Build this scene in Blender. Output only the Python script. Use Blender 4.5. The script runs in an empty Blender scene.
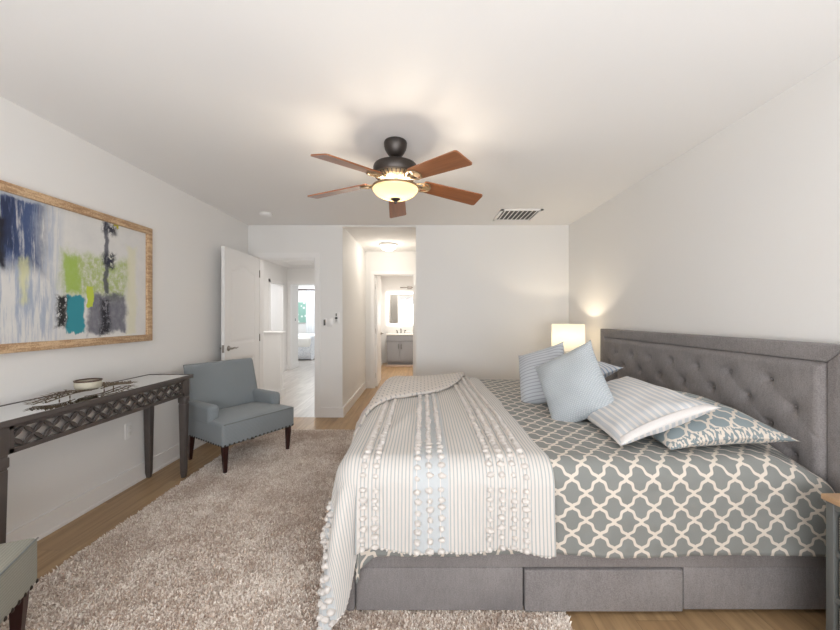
import bpy, bmesh, math, random
import numpy as np
from mathutils import Vector, Matrix, Euler, noise
random.seed(7); rng = np.random.default_rng(7)
S = bpy.context.scene
COL = S.collection
PI = math.pi

# ------------------------------------------------------------------ camera
F = 350.0
cd = bpy.data.cameras.new('camera'); cam = bpy.data.objects.new('camera', cd); COL.objects.link(cam)
cd.sensor_width = 36.0; cd.lens = 36.0 * F / 840.0
cd.shift_x = -2.6 / 840.0; cd.shift_y = 1.3 / 840.0
cd.clip_start = 0.05
CH = 1.283
cam.location = (0, 0, CH); cam.rotation_euler = (PI / 2, 0, 0)
S.camera = cam
# ------------------------------------------------------------------ world, exposure
w = bpy.data.worlds.new('sky'); S.world = w; w.use_nodes = True
bg = w.node_tree.nodes['Background']; bg.inputs[0].default_value = (0.80, 0.90, 1.0, 1); bg.inputs[1].default_value = 1.6
vs = S.view_settings
S.display_settings.display_device = 'sRGB'
vs.view_transform = 'Standard'; vs.look = 'None'; vs.gamma = 1.0; vs.use_curve_mapping = False
vs.exposure = 0.93
S.cycles.use_denoising = True
try: S.cycles.denoiser = 'OPENIMAGEDENOISE'
except Exception: pass
S.cycles.max_bounces = 10; S.cycles.diffuse_bounces = 6; S.cycles.sample_clamp_indirect = 6.0
S.cycles.caustics_reflective = False; S.cycles.caustics_refractive = False

def light(name, kind, loc, power, color=(1, 1, 1), size=0.1, size_y=None, rot=(0, 0, 0), spread=None):
    l = bpy.data.lights.new(name, kind); l.energy = power; l.color = color
    if kind == 'AREA':
        l.size = size
        if size_y: l.shape = 'RECTANGLE'; l.size_y = size_y
        if spread: l.spread = spread
    elif kind == 'POINT': l.shadow_soft_size = size
    o = bpy.data.objects.new(name, l); COL.objects.link(o); o.location = loc; o.rotation_euler = rot
    return o

XL, XR, YB, YN, H = -2.218, 1.860, 4.45, -1.30, 2.44
# daylight through the wide window behind the camera, in the opening
light('window_daylight', 'AREA', (0.10, YN + 0.02, 1.30), 92, (0.955, 0.975, 1.0), 3.2, 1.9, (PI / 2 + .70, 0, 0))
light('hall_fill', 'AREA', (-2.1, 5.9, 2.42), 15, (1.0, 0.96, 0.92), 1.0, 2.4)  # added area lamp under the hall ceiling to brighten the hall
light('far_room_fill', 'AREA', (-3.6, 11.0, 2.40), 30, (0.95, 0.98, 1.0), 2.0, 2.0)  # added fill lamp at the far room ceiling, apart from its window
light('side_room_fill', 'AREA', (-4.2, 7.6, 2.40), 12, (0.97, 0.98, 1.0), 1.0, 1.0)  # added lamp so the side room looks bright through its doorway
light('bathroom_fill', 'AREA', (-0.45, 7.9, 2.40), 19, (1.0, 0.93, 0.84), 0.9, 1.6)  # unseen ceiling panel added to light the bathroom

# ------------------------------------------------------------------ material helpers
class NT:
    def __init__(s, name):
        s.m = bpy.data.materials.new(name); s.m.use_nodes = True
        s.t = s.m.node_tree; s.n = s.t.nodes; s.b = s.n['Principled BSDF']
    def link(s, a, b): s.t.links.new(a, b)
    def put(s, sock, v):
        if isinstance(v, bpy.types.NodeSocket): s.link(v, sock)
        elif isinstance(v, (tuple, list)) and len(v) == 3 and sock.type == 'RGBA': sock.default_value = (*v, 1)
        else: sock.default_value = v
    def math(s, op, a, b=0.0, c=None, clamp=False):
        n = s.n.new('ShaderNodeMath'); n.operation = op; n.use_clamp = clamp
        s.put(n.inputs[0], a); s.put(n.inputs[1], b)
        if c is not None: s.put(n.inputs[2], c)
        return n.outputs[0]
    def coord(s, kind='Object'): return s.n.new('ShaderNodeTexCoord').outputs[kind]
    def sep(s, v):
        n = s.n.new('ShaderNodeSeparateXYZ'); s.link(v, n.inputs[0]); return n.outputs
    def comb(s, x, y, z=0.0):
        n = s.n.new('ShaderNodeCombineXYZ')
        for i, q in enumerate((x, y, z)): s.put(n.inputs[i], q)
        return n.outputs[0]
    def mapping(s, v, sc=(1, 1, 1), loc=(0, 0, 0)):
        n = s.n.new('ShaderNodeMapping'); s.link(v, n.inputs[0]); n.inputs['Scale'].default_value = sc; n.inputs['Location'].default_value = loc
        return n.outputs[0]
    def noise(s, v, scale, detail=3.0, rough=0.5):
        n = s.n.new('ShaderNodeTexNoise'); s.link(v, n.inputs['Vector']); n.inputs['Scale'].default_value = scale
        n.inputs['Detail'].default_value = detail; n.inputs['Roughness'].default_value = rough
        return n.outputs['Fac']
    def mix(s, f, a, b, blend='MIX'):
        n = s.n.new('ShaderNodeMix'); n.data_type = 'RGBA'; n.blend_type = blend
        s.put(n.inputs[0], f); s.put(n.inputs[6], a); s.put(n.inputs[7], b)
        return n.outputs[2]
    def ss(s, v, a, b):
        n = s.n.new('ShaderNodeMapRange'); n.interpolation_type = 'SMOOTHSTEP'
        s.put(n.inputs[0], v); n.inputs[1].default_value = a; n.inputs[2].default_value = b
        return n.outputs[0]
    def bump(s, h, strength=0.3, dist=0.005):
        n = s.n.new('ShaderNodeBump'); n.inputs['Strength'].default_value = strength; n.inputs['Distance'].default_value = dist
        s.link(h, n.inputs['Height']); s.link(n.outputs[0], s.b.inputs['Normal'])
    def fin(s, col, rough=0.8, metal=0.0, **kw):
        s.put(s.b.inputs['Base Color'], col); s.put(s.b.inputs['Roughness'], rough); s.b.inputs['Metallic'].default_value = metal
        for k, v in kw.items(): s.put(s.b.inputs[k.replace('_', ' ')], v)
        return s.m

def lin(r, g, b):
    f = lambda c: (c / 255) / 12.92 if c / 255 <= 0.04045 else ((c / 255 + 0.055) / 1.055) ** 2.4
    return (f(r), f(g), f(b))

def plain(name, col, rough=0.6, metal=0.0, nz=0.0, sc=20.0, bump=0.0, **kw):
    m = NT(name); c = m.coord(); f = m.noise(c, sc, 3)
    d = tuple(max(0, x * (1 - nz)) for x in col); u = tuple(min(1, x * (1 + nz)) for x in col)
    cc = m.mix(f, d, u)
    if bump: m.bump(m.noise(c, sc * 2, 3), bump, 0.003)
    return m.fin(cc, rough, metal, **kw)

def fabric(name, col, weave=700.0, nz=0.18, bump=0.35):
    m = NT(name); c = m.coord(); f = m.noise(m.mapping(c, (1, 1, 1)), weave * 0.5, 2, 0.7); g = m.noise(c, 6.0, 3)
    h = m.math('ADD', m.math('MULTIPLY', f, 0.8), m.math('MULTIPLY', g, 0.35))
    cc = m.mix(m.ss(h, 0.3, 0.85), tuple(x * (1 - nz) for x in col), tuple(min(1, x * (1 + nz)) for x in col))
    m.bump(f, bump, 0.002)
    return m.fin(cc, 0.92, Sheen_Weight=0.15)

def wood_floor(name, cA, cB, cC, rough=0.38, pw=0.18, pl=1.3):
    m = NT(name); c = m.coord(); x, y, z = m.sep(c)
    px = m.math('DIVIDE', x, pw); ix = m.math('FLOOR', px)
    off = m.math('MULTIPLY', m.math('FRACT', m.math('MULTIPLY', ix, 0.3731)), pl)
    py = m.math('DIVIDE', m.math('ADD', y, off), pl); iy = m.math('FLOOR', py)
    wn = m.n.new('ShaderNodeTexWhiteNoise'); m.link(m.comb(ix, iy), wn.inputs['Vector']); r = wn.outputs['Value']
    gr = m.noise(m.comb(m.math('MULTIPLY', x, 26), m.math('ADD', m.math('MULTIPLY', y, 1.6), m.math('MULTIPLY', r, 40))), 1.0, 5, 0.62)
    fine = m.noise(m.comb(m.math('MULTIPLY', x, 160), m.math('MULTIPLY', y, 5)), 1.0, 3)
    base = m.mix(r, cA, cB)
    base = m.mix(m.math('MULTIPLY', m.ss(gr, 0.38, 0.68), 0.75), base, cC)
    base = m.mix(m.math('MULTIPLY', fine, 0.25), base, cA)
    ex = m.math('ABSOLUTE', m.math('SUBTRACT', m.math('FRACT', px), 0.5)); ey = m.math('ABSOLUTE', m.math('SUBTRACT', m.math('FRACT', py), 0.5))
    seam = m.math('MAXIMUM', m.ss(ex, 0.489, 0.498), m.ss(ey, 0.4983, 0.4998))
    col = m.mix(m.math('MULTIPLY', seam, 0.55), base, tuple(v * 0.45 for v in cC))
    m.bump(m.math('SUBTRACT', m.math('MULTIPLY', gr, 0.3), seam), 0.18, 0.002)
    return m.fin(col, rough)

def wall_mat(name, col, rough=0.62):
    m = NT(name); c = m.coord(); m.bump(m.noise(c, 160, 2), 0.06, 0.002)
    g = m.noise(c, 1.2, 2)
    return m.fin(m.mix(g, tuple(v * 0.99 for v in col), tuple(min(1, v * 1.01) for v in col)), rough)

WALL = wall_mat('wall_paint', (0.83, 0.82, 0.805))
CEIL = wall_mat('ceiling_paint', (0.86, 0.85, 0.84), 0.9)
TRIM = plain('white_trim_paint', (0.86, 0.85, 0.84), 0.35)
WOOD = wood_floor('oak_plank_floor', lin(180, 150, 112), lin(158, 126, 90), lin(132, 104, 74))
WOOD_LIT = wood_floor('daylit_plank_floor', lin(205, 200, 195), lin(180, 174, 168), lin(150, 144, 140), 0.3)  # plank colours paled and greyed for daylight falling in the hall
NICKEL = plain('brushed_nickel', (0.36, 0.33, 0.30), 0.3, 1.0)
BRONZE = plain('dark_bronze', lin(62, 56, 52), 0.42, 0.55, 0.1, 60)
ESP = plain('dark_mahogany_stain', lin(52, 26, 24), 0.3, 0, 0.15, 40)
WHITE = plain('white_glaze', (0.86, 0.85, 0.82), 0.25)
BLACK = plain('dark_grey_plastic', (0.09, 0.09, 0.09), 0.5)
GREYWOOD = plain('charcoal_painted_wood', lin(80, 73, 70), 0.42, 0, 0.12, 30)
m = NT('mirror_glass'); MIRROR = m.fin((0.86, 0.87, 0.87), 0.02, 1.0)
m = NT('window_glass'); MGLASS = m.fin((1, 1, 1), 0.0, 0.0, Transmission_Weight=1.0, IOR=1.02)
m = NT('grey_linen_upholstery'); c = m.coord(); f = m.noise(c, 210, 3, .75); f2 = m.noise(m.mapping(c, (1, 1, .25)), 90, 2, .7); g = m.noise(c, 5, 3)
h = m.math('ADD', m.math('ADD', m.math('MULTIPLY', f, .6), m.math('MULTIPLY', f2, .2)), m.math('MULTIPLY', g, .25)); m.bump(f, .3, .003)
BEDFAB = m.fin(m.mix(m.ss(h, .36, .70), lin(117, 112, 112), lin(148, 143, 142)), .92, Sheen_Weight=.1)
def emis(name, col, st, base=(0.9, 0.88, 0.84)):
    m = NT(name); return m.fin(base, 0.5, Emission_Color=(*col, 1), Emission_Strength=st)

# ------------------------------------------------------------------ mesh helpers
class MB:
    def __init__(s): s.v = []; s.f = []; s.sm = []; s.uv = []
    def add(s, vs, fs, smooth=False, uvs=None):
        o = len(s.v); s.v += [tuple(p) for p in vs]; s.f += [tuple(i + o for i in f) for f in fs]; s.sm += [smooth] * len(fs)
        s.uv += list(uvs) if uvs is not None else [(0, 0)] * len(vs)
        return s
    def bm(s, b, mat=None, smooth=False):
        if mat is not None: bmesh.ops.transform(b, matrix=mat, verts=b.verts)
        b.verts.index_update()
        s.add([v.co[:] for v in b.verts], [[v.index for v in f.verts] for f in b.faces], smooth); b.free(); return s
    def box(s, c, d, bevel=0.0, seg=2, rot=None, smooth=None):
        b = bmesh.new(); bmesh.ops.create_cube(b, size=1.0); bmesh.ops.scale(b, vec=d, verts=b.verts)
        if bevel: bmesh.ops.bevel(b, geom=b.edges[:], offset=min(bevel, min(d) * 0.49), segments=seg, profile=0.5, affect='EDGES')
        M = Matrix.Translation(c)
        if rot is not None: M = M @ (rot if isinstance(rot, Matrix) else Euler(rot).to_matrix().to_4x4())
        return s.bm(b, M, bool(bevel) if smooth is None else smooth)
    def b2(s, a, b, **k):
        return s.box([(p + q) / 2 for p, q in zip(a, b)], [abs(q - p) for p, q in zip(a, b)], **k)
    def lathe(s, prof, c=(0, 0, 0), seg=32, smooth=True, cap=False):
        n = len(prof); vs = []; fs = []
        for i in range(seg):
            a = 2 * PI * i / seg
            for r, z in prof: vs.append((c[0] + r * math.cos(a), c[1] + r * math.sin(a), c[2] + z))
        for i in range(seg):
            j = (i + 1) % seg
            for k in range(n - 1): fs.append((i * n + k, j * n + k, j * n + k + 1, i * n + k + 1))
        if cap:
            fs.append([i * n + n - 1 for i in range(seg)]); fs.append([i * n for i in range(seg)][::-1])
        return s.add(vs, fs, smooth)
    def tube(s, pts, r, seg=8, smooth=True):
        pts = [Vector(p) for p in pts]; n = len(pts); rr = r if isinstance(r, (list, tuple)) else [r] * n
        vs = []; fs = []; up = Vector((0, 0, 1))
        for i, p in enumerate(pts):
            t = (pts[min(i + 1, n - 1)] - pts[max(i - 1, 0)]).normalized()
            a = t.cross(up)
            if a.length < 0.05: a = t.cross(Vector((1, 0, 0)))
            a.normalize(); b = t.cross(a)
            for k in range(seg):
                q = 2 * PI * k / seg; vs.append(p + (a * math.cos(q) + b * math.sin(q)) * rr[i])
        for i in range(n - 1):
            for k in range(seg):
                l = (k + 1) % seg; fs.append((i * seg + k, i * seg + l, (i + 1) * seg + l, (i + 1) * seg + k))
        fs.append(list(range(seg))[::-1]); fs.append([(n - 1) * seg + k for k in range(seg)])
        return s.add(vs, fs, smooth)
    def prism(s, poly, z0, z1, M=None, smooth=False):
        n = len(poly); vs = [Vector((x, y, z0)) for x, y in poly] + [Vector((x, y, z1)) for x, y in poly]
        if M is not None: vs = [M @ v for v in vs]
        fs = [list(range(n))[::-1], list(range(n, 2 * n))] + [(i, (i + 1) % n, n + (i + 1) % n, n + i) for i in range(n)]
        return s.add(vs, fs, smooth)
    def taper(s, c0, c1, w0, w1, bev=0.0):      # square leg from bottom c0 (half w0) to top c1 (half w1)
        vs = []
        for c, h in ((c0, w0), (c1, w1)):
            k = h * (1 - bev)
            ring = [(-h, -k), (-k, -h), (k, -h), (h, -k), (h, k), (k, h), (-k, h), (-h, k)] if bev else [(-h, -h), (h, -h), (h, h), (-h, h)]
            vs += [(c[0] + a, c[1] + b, c[2]) for a, b in ring]
        n = len(vs) // 2
        return s.add(vs, [list(range(n))[::-1], list(range(n, 2 * n))] + [(i, (i + 1) % n, n + (i + 1) % n, n + i) for i in range(n)])
    def grid(s, nu, nv, fn, smooth=True, uvf=None, flip=False):
        vs = []; uvs = []
        for i in range(nu + 1):
            for j in range(nv + 1):
                u, v = i / nu, j / nv; vs.append(fn(u, v)); uvs.append(uvf(u, v) if uvf else (u, v))
        fs = []
        for i in range(nu):
            for j in range(nv):
                a = i * (nv + 1) + j; q = (a, a + nv + 1, a + nv + 2, a + 1); fs.append(q[::-1] if flip else q)
        return s.add(vs, fs, smooth, uvs)
    def build(s, name, mat, parent=None, loc=None, rot=None, uv=False):
        me = bpy.data.meshes.new(name); me.from_pydata(s.v, [], s.f); me.materials.append(mat)
        me.polygons.foreach_set('use_smooth', s.sm)
        if uv:
            l = me.uv_layers.new(name='UVMap'); idx = np.empty(len(me.loops), dtype=np.int32); me.loops.foreach_get('vertex_index', idx)
            l.data.foreach_set('uv', np.array(s.uv, dtype=np.float32)[idx].ravel())
        me.update()
        o = bpy.data.objects.new(name, me); COL.objects.link(o)
        if parent is not None: o.parent = parent
        if loc is not None: o.location = loc
        if rot is not None: o.rotation_euler = rot
        return o

def thing(name, label, cat, loc=(0, 0, 0), rz=0.0, group=None):
    o = bpy.data.objects.new(name, None); COL.objects.link(o); o.location = loc; o.rotation_euler = (0, 0, rz)
    o.empty_display_size = 0.1
    return tag(o, label, cat, group)
def tag(o, label, cat, group=None):
    o['label'] = label; o['category'] = cat
    if group: o['group'] = group
    return o
def struct(o, label=None):
    o['kind'] = 'structure'
    if label: o['label'] = label
    return o
def wallbox(name, boxes, mat=WALL):
    b = MB()
    for a, c in boxes: b.b2(a, c)
    return struct(b.build(name, mat))
def solid(o, t, off=-1):
    m = o.modifiers.new('thickness', 'SOLIDIFY'); m.thickness = t; m.offset = off; return o
def subd(o, n):
    m = o.modifiers.new('smooth', 'SUBSURF'); m.levels = n; m.render_levels = n; return o

# ------------------------------------------------------------------ the setting
T = 0.11
XP0, XP1 = -1.018, -0.084       # passage
YE = 6.25                       # passage end wall
DX0, DX1, DZ = -2.085, -1.362, 2.03
wallbox('floor', [((XL - .2, YN - .2, -0.1), (XR + .2, YB, 0)), ((XP0 - .05, YB, -0.1), (1.2, 9.9, 0))], WOOD)
wallbox('floor_hall', [((-5.8, YB, -0.1), (XP0 - .05, 12.6, 0))], WOOD_LIT)
wallbox('ceiling', [((XL - .2, YN - .2, H), (XR + .2, YB + T, H + .1))], CEIL)
wallbox('ceiling_passage', [((XP0 - .05, YB + T, H), (1.2, 9.9, H + .1))], CEIL)
wallbox('ceiling_hall', [((-5.8, YB + T, H), (XP0 - .06, 12.6, H + .1))], CEIL)
wallbox('wall_left', [((XL - .1, YN, 0), (XL, YB, H))])
wallbox('wall_right', [((XR, YN, 0), (XR + .1, YB, H))])
wallbox('wall_back', [((-3.35, YB, 0), (DX0, YB + T, H)), ((DX0, YB, DZ), (DX1, YB + T, H)), ((DX1, YB, 0), (XP0, YB + T, H)),
                      ((XP1, YB, 0), (XR + .1, YB + T, H))])
wallbox('wall_passage_left', [((XP0 - T, YB + T, 0), (XP0, YE, H))])
wallbox('wall_passage_right', [((XP1, YB + T, 0), (XP1 + T, YE, H))])
wallbox('wall_passage_header', [((XP0, YB, H - .02), (XP1, YB + T, H))])
BX0, BX1 = -0.868, -0.16
wallbox('wall_passage_end', [((-1.25, YE, 0), (BX0, YE + T, H)), ((BX1, YE, 0), (.8, YE + T, H)), ((BX0, YE, DZ), (BX1, YE + T, H))])
YV = 9.62
wallbox('wall_bathroom', [((-1.25, YE + T, 0), (-1.15, YV, H)), ((.7, YE + T, 0), (.8, YV, H)), ((-1.25, YV, 0), (.8, YV + .1, H))])
# near wall behind the camera with a wide window
wx0, wx1, wz0, wz1 = -1.5, 1.7, 0.32, 2.25
wallbox('wall_near', [((XL - .1, YN - .12, 0), (wx0, YN, H)), ((wx1, YN - .12, 0), (XR + .1, YN, H)), ((wx0, YN - .12, 0), (wx1, YN, wz0)), ((wx0, YN - .12, wz1), (wx1, YN, H))])
fr = MB()
for a, b in (((wx0, YN - .09, wz0), (wx0 + .05, YN - .04, wz1)), ((wx1 - .05, YN - .09, wz0), (wx1, YN - .04, wz1)), ((wx0, YN - .09, wz0), (wx1, YN - .04, wz0 + .05)),
             ((wx0, YN - .09, wz1 - .05), (wx1, YN - .04, wz1)), ((.075, YN - .09, wz0), (.125, YN - .04, wz1))): fr.b2(a, b)
struct(fr.build('window_1', TRIM))
struct(MB().b2((wx0, YN - .068, wz0), (wx1, YN - .062, wz1)).build('window_pane', MGLASS, bpy.data.objects['window_1']))

# baseboards
def base(name, segs):
    b = MB()
    for (x0, y0, x1, y1) in segs:
        b.b2((x0, y0, 0), (x1, y1, 0.125))
        # small cap ledge
        cx0, cx1 = min(x0, x1), max(x0, x1); cy0, cy1 = min(y0, y1), max(y0, y1)
    return struct(b.build(name, TRIM))
bt = .014
base('baseboard_left', [(XL, YN, XL + bt, YB)])
MB_ = MB().b2((XL + bt, YN, 0), (XL + bt + .008, YB, .02)); struct(MB_.build('trim_4', TRIM))
base('baseboard_right', [(XR - bt, YN, XR, YB)])
base('baseboard_back', [(XL, YB - bt, DX0 - .06, YB), (DX1 + .055, YB - bt, XP0 + bt, YB), (XP1 - bt, YB - bt, XR, YB)])
base('baseboard_passage', [(XP0, YB, XP0 + bt, YE), (XP1 - bt, YB, XP1, YE), (XP0, YE - bt, BX0 - .07, YE)])
base('baseboard_bathroom', [(-1.15, YV - bt, .7, YV), (-1.15, YE + T, -1.15 + bt, YV)])

def casing(name, x0, x1, z1, y, w=.06, t=.016, depth=T, outside=True):
    b = MB()
    for s, yy in ((-1, y), (1, y + depth)):
        ya, yb = (yy - t, yy) if s < 0 else (yy, yy + t)
        b.b2((x0 - w, ya, 0), (x0, yb, z1 + w)); b.b2((x1, ya, 0), (x1 + w, yb, z1 + w)); b.b2((x0, ya, z1), (x1, yb, z1 + w))
    b.b2((x0, y, 0), (x0 + .012, y + depth, z1)); b.b2((x1 - .012, y, 0), (x1, y + depth, z1)); b.b2((x0, y, z1 - .012), (x1, y + depth, z1))
    return struct(b.build(name, TRIM))
casing('trim_1', DX0, DX1, DZ, YB)
casing('trim_2', BX0, BX1, DZ, YE, .058)

# hall beyond the bedroom door
YF = 8.40
HX = -3.25
wallbox('wall_hall_half', [((-3.25, 5.50, 0), (-2.235, 5.62, 1.015))])
struct(MB().box((-2.745, 5.56, 1.03), (1.08, .17, .03), bevel=.006).build('trim_5', TRIM))
base('baseboard_hall_half', [(-3.25, 5.485, -2.22, 5.50), (-2.235, 5.485, -2.22, 5.635)])
wallbox('wall_hall_left', [((HX - .1, YB + T, 0), (HX, 7.45, H)), ((HX - .1, 8.12, 0), (HX, YF, H)), ((HX - .1, 7.45, 2.01), (HX, 8.12, H))])
b = MB()
b.b2((HX, 7.39, 0), (HX + .016, 7.45, 2.07)); b.b2((HX, 8.12, 0), (HX + .016, 8.18, 2.07)); b.b2((HX, 7.39, 2.01), (HX + .016, 8.18, 2.07))
struct(b.build('trim_6', TRIM))
wallbox('wall_side_room', [((-5.4, 6.6, 0), (-5.3, 9.0, H)), ((-5.4, 6.5, 0), (HX - .1, 6.6, H)), ((-5.4, 9.0, 0), (-3.36, 9.1, H))])
FX0, FX1, FZ = -3.18, -2.30, 2.06
wallbox('wall_hall_end', [((HX - .1, YF, 0), (FX0, YF + T, H)), ((FX1, YF, 0), (XP0 - T, YF + T, H)), ((FX0, YF, FZ), (FX1, YF + T, H))])
casing('trim_3', FX0, FX1, FZ, YF, .058)
wallbox('wall_hall_right', [((XP0 - T - .001, YE, 0), (XP0 - T + .1 - .14, YF, H))])
wallbox('wall_far_room', [((-3.28, YF + T, 0), (-3.18, 8.95, H)), ((-5.8, 8.95 - .1, 0), (-3.28, 8.95, H)), ((-5.8, 8.95, 0), (-5.7, 12.3, H)), ((-1.6, YF + T, 0), (-1.5, 12.3, H)),
                          ((-5.8, 12.2, 0), (-4.0, 12.3, H)), ((-4.0, 12.2, 2.15), (-2.4, 12.3, H)), ((-4.0, 12.2, 0), (-2.4, 12.3, .8)), ((-2.4, 12.2, 0), (-1.5, 12.3, H))])
fr = MB()
for a, b_ in (((-4, 12.22, .8), (-3.95, 12.27, 2.15)), ((-2.45, 12.22, .8), (-2.4, 12.27, 2.15)), ((-4, 12.22, .8), (-2.4, 12.27, .85)), ((-4, 12.22, 2.1), (-2.4, 12.27, 2.15)), ((-3.22, 12.22, .8), (-3.17, 12.27, 2.15))): fr.b2(a, b_)
struct(fr.build('window_2', TRIM))
base('baseboard_far_room', [(-3.18, YF + T, -3.166, 8.95)])
base('baseboard_hall_left', [(HX, YB + T, HX + bt, 7.39), (HX, 8.18, HX + bt, YF)])

# ------------------------------------------------------------------ doors
def panel_door(name, label, width, height, loc, rz, handle_side=1, hmat=NICKEL, arch=True):
    """leaf in local xz plane, hinge at x=0, leaf to x=width, thickness centred on y"""
    root = bpy.data.objects.new(name, None); COL.objects.link(root); root.location = loc; root.rotation_euler = (0, 0, rz)
    struct(root, label)
    t = .036
    def pan(x, z, x0, x1, z0, z1, ar):
        # signed inset depth of a moulded panel
        zt = z1 + (ar * (0.5 + 0.5 * math.cos(2 * PI * ((x - x0) / (x1 - x0) - .5))) if x0 <= x <= x1 else 0)
        return min(x - x0, x1 - x, z - z0, zt - z)
    def depth(x, z):
        d = max(pan(x, z, .11, width - .11, .82 + .15, height - .22, .07 if arch else 0), pan(x, z, .11, width - .11, .19, .80, 0))
        if d <= 0: return 0
        if d < .018: return -.007 * d / .018
        if d < .05: return -.007 + .006 * (d - .018) / .032
        return -.001
    b = MB(); nx, nz = 60, 150
    for sgn in (-1, 1):
        b.grid(nx, nz, lambda u, v: (u * width, sgn * (t / 2 + depth(u * width, v * height)), v * height), smooth=False, flip=(sgn > 0))
    b.add([(0, -t / 2, 0), (width, -t / 2, 0), (width, t / 2, 0), (0, t / 2, 0), (0, -t / 2, height), (width, -t / 2, height), (width, t / 2, height), (0, t / 2, height)],
          [(0, 3, 2, 1), (4, 5, 6, 7), (0, 4, 7, 3), (1, 2, 6, 5)])
    b.build('door_leaf', TRIM, root)
    h = MB()
    for sgn in (-1, 1):
        y0 = sgn * t / 2
        M = Matrix.Translation((width - .065, y0, .93)) @ Matrix.Rotation(-sgn * PI / 2, 4, 'X')
        q = MB().lathe([(0, 0), (.027, 0), (.03, .004), (.026, .010), (.012, .013), (.011, .045), (0, .047)], seg=20)
        h.add([(M @ Vector(p))[:] for p in q.v], q.f, True)
        y1 = y0 + sgn * .045
        h.tube([(width - .065, y1, .93), (width - .10, y1 + sgn * .004, .935), (width - .14, y1, .928), (width - .175, y1 + sgn * .002, .934)], [.010, .009, .0075, .006], 10)
    h.build('door_handle', hmat, root)
    MB().b2((width - .001, -.012, .89), (width + .002, .012, .97)).build('latch_plate', hmat, root)
    for k, z in enumerate((.2, height / 2, height - .2)):
        MB().tube([(-.004, t / 2 + .004, z - .045), (-.004, t / 2 + .004, z + .045)], .007, 8).build('hinge', hmat, root)
    return root
d1 = panel_door('door_1', 'white arched two panel bedroom door open against the left wall', .765, 2.01, (DX0 - .005, YB - .012, .01), -PI / 2 - .005)
d2 = panel_door('door_2', 'white bathroom door standing open inward', .69, 2.01, (BX0 + .03, YE + T - .01, .01), PI / 2 + .02)

# wall plates
def plate(loc, w_, h_, label, name, cat, kind):
    t = thing(name, label, cat, loc)
    MB().box((0, -.004, 0), (w_, .008, h_), bevel=.002).build('cover_plate', TRIM, t)
    if kind == 'rocker': MB().box((0, -.011, 0), (.032, .010, .065), bevel=.003).build('rocker', TRIM, t)
    if kind == 'dimmer': MB().box((0, -.012, 0), (.024, .014, .075), bevel=.005).build('dimmer_slider', BLACK if True else TRIM, t)
    if kind == 'remote':
        MB().box((0, -.012, .005), (.042, .016, .12), bevel=.006).build('remote_body', WHITE, t)
        MB().box((0, -.022, .042), (.014, .006, .035), bevel=.002).build('slider', BLACK, t)
        q = MB(); q.tube([(0, -.018, .0), (0, -.026, .0)], .017, 16); q.build('dial', BLACK, t)
        MB().box((0, -.022, -.035), (.024, .005, .008), bevel=.002).build('button', GREYWOOD, t)
    return t
plate((-1.243, YB, 1.205), .05, .11, 'slim dark dimmer slider on the wall beside the doorway', 'light_switch', 'switch', 'dimmer')
plate((-1.175, YB, 1.208), .07, .115, 'blank white rocker switch between the dimmer and the fan remote', 'light_switch', 'switch', 'rocker')
plate((-1.093, YB, 1.26), .075, .145, 'fan remote with a round dark dial in a wall cradle', 'fan_remote', 'remote', 'remote')
t = thing('light_switch', 'small grey switch on the short wall inside the far bedroom doorway', 'switch', (-3.18, 8.72, 1.2))
MB().box((.004, 0, 0), (.008, .075, .12), bevel=.002).build('cover_plate', TRIM, t); MB().box((.01, 0, 0), (.008, .03, .06), bevel=.002).build('rocker', GREYWOOD, t)
t = thing('wall_outlet', 'white socket plate low on the left wall behind the console table', 'outlet', (XL, 2.64, .42))
MB().box((.003, 0, 0), (.006, .07, .115), bevel=.002).build('cover_plate', TRIM, t)
for dz in (-.024, .024): MB().box((.007, 0, dz), (.004, .03, .026), bevel=.003).build('socket', WHITE, t)

# ceiling fittings of the room
t = thing('smoke_detector', 'round white smoke detector on the ceiling near the bedroom door', 'smoke detector', (-1.76, 3.93, H))
MB().lathe([(0, 0), (.062, 0), (.064, -.012), (.058, -.026), (.03, -.036), (0, -.037)], seg=28).build('housing', TRIM, t)
MB().lathe([(.066, 0), (.07, -.003), (.066, -.008)], seg=28).build('mounting_ring', WHITE, t)

t = thing('ceiling_vent', 'white slatted air vent in the bedroom ceiling', 'vent', (1.075, 3.99, H))
b = MB(); W2, L2 = .228, .215
for a, c in (((-W2, -L2, -.012), (W2, -L2 + .03, 0)), ((-W2, L2 - .03, -.012), (W2, L2, 0)), ((-W2, -L2, -.012), (-W2 + .03, L2, 0)), ((W2 - .03, -L2, -.012), (W2, L2, 0))): b.b2(a, c)
b.build('frame', TRIM, t)
MB().b2((-W2 + .03, -L2 + .03, -.0015), (W2 - .03, L2 - .03, -.0005)).build('backing', BLACK, t)
for k in range(8):
    x = -W2 + .055 + k * (2 * W2 - .11) / 7
    MB().box((x, 0, -.010), (.020, 2 * L2 - .06, .0018), rot=(0, -.35, 0)).build('slat', TRIM, t)

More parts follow.
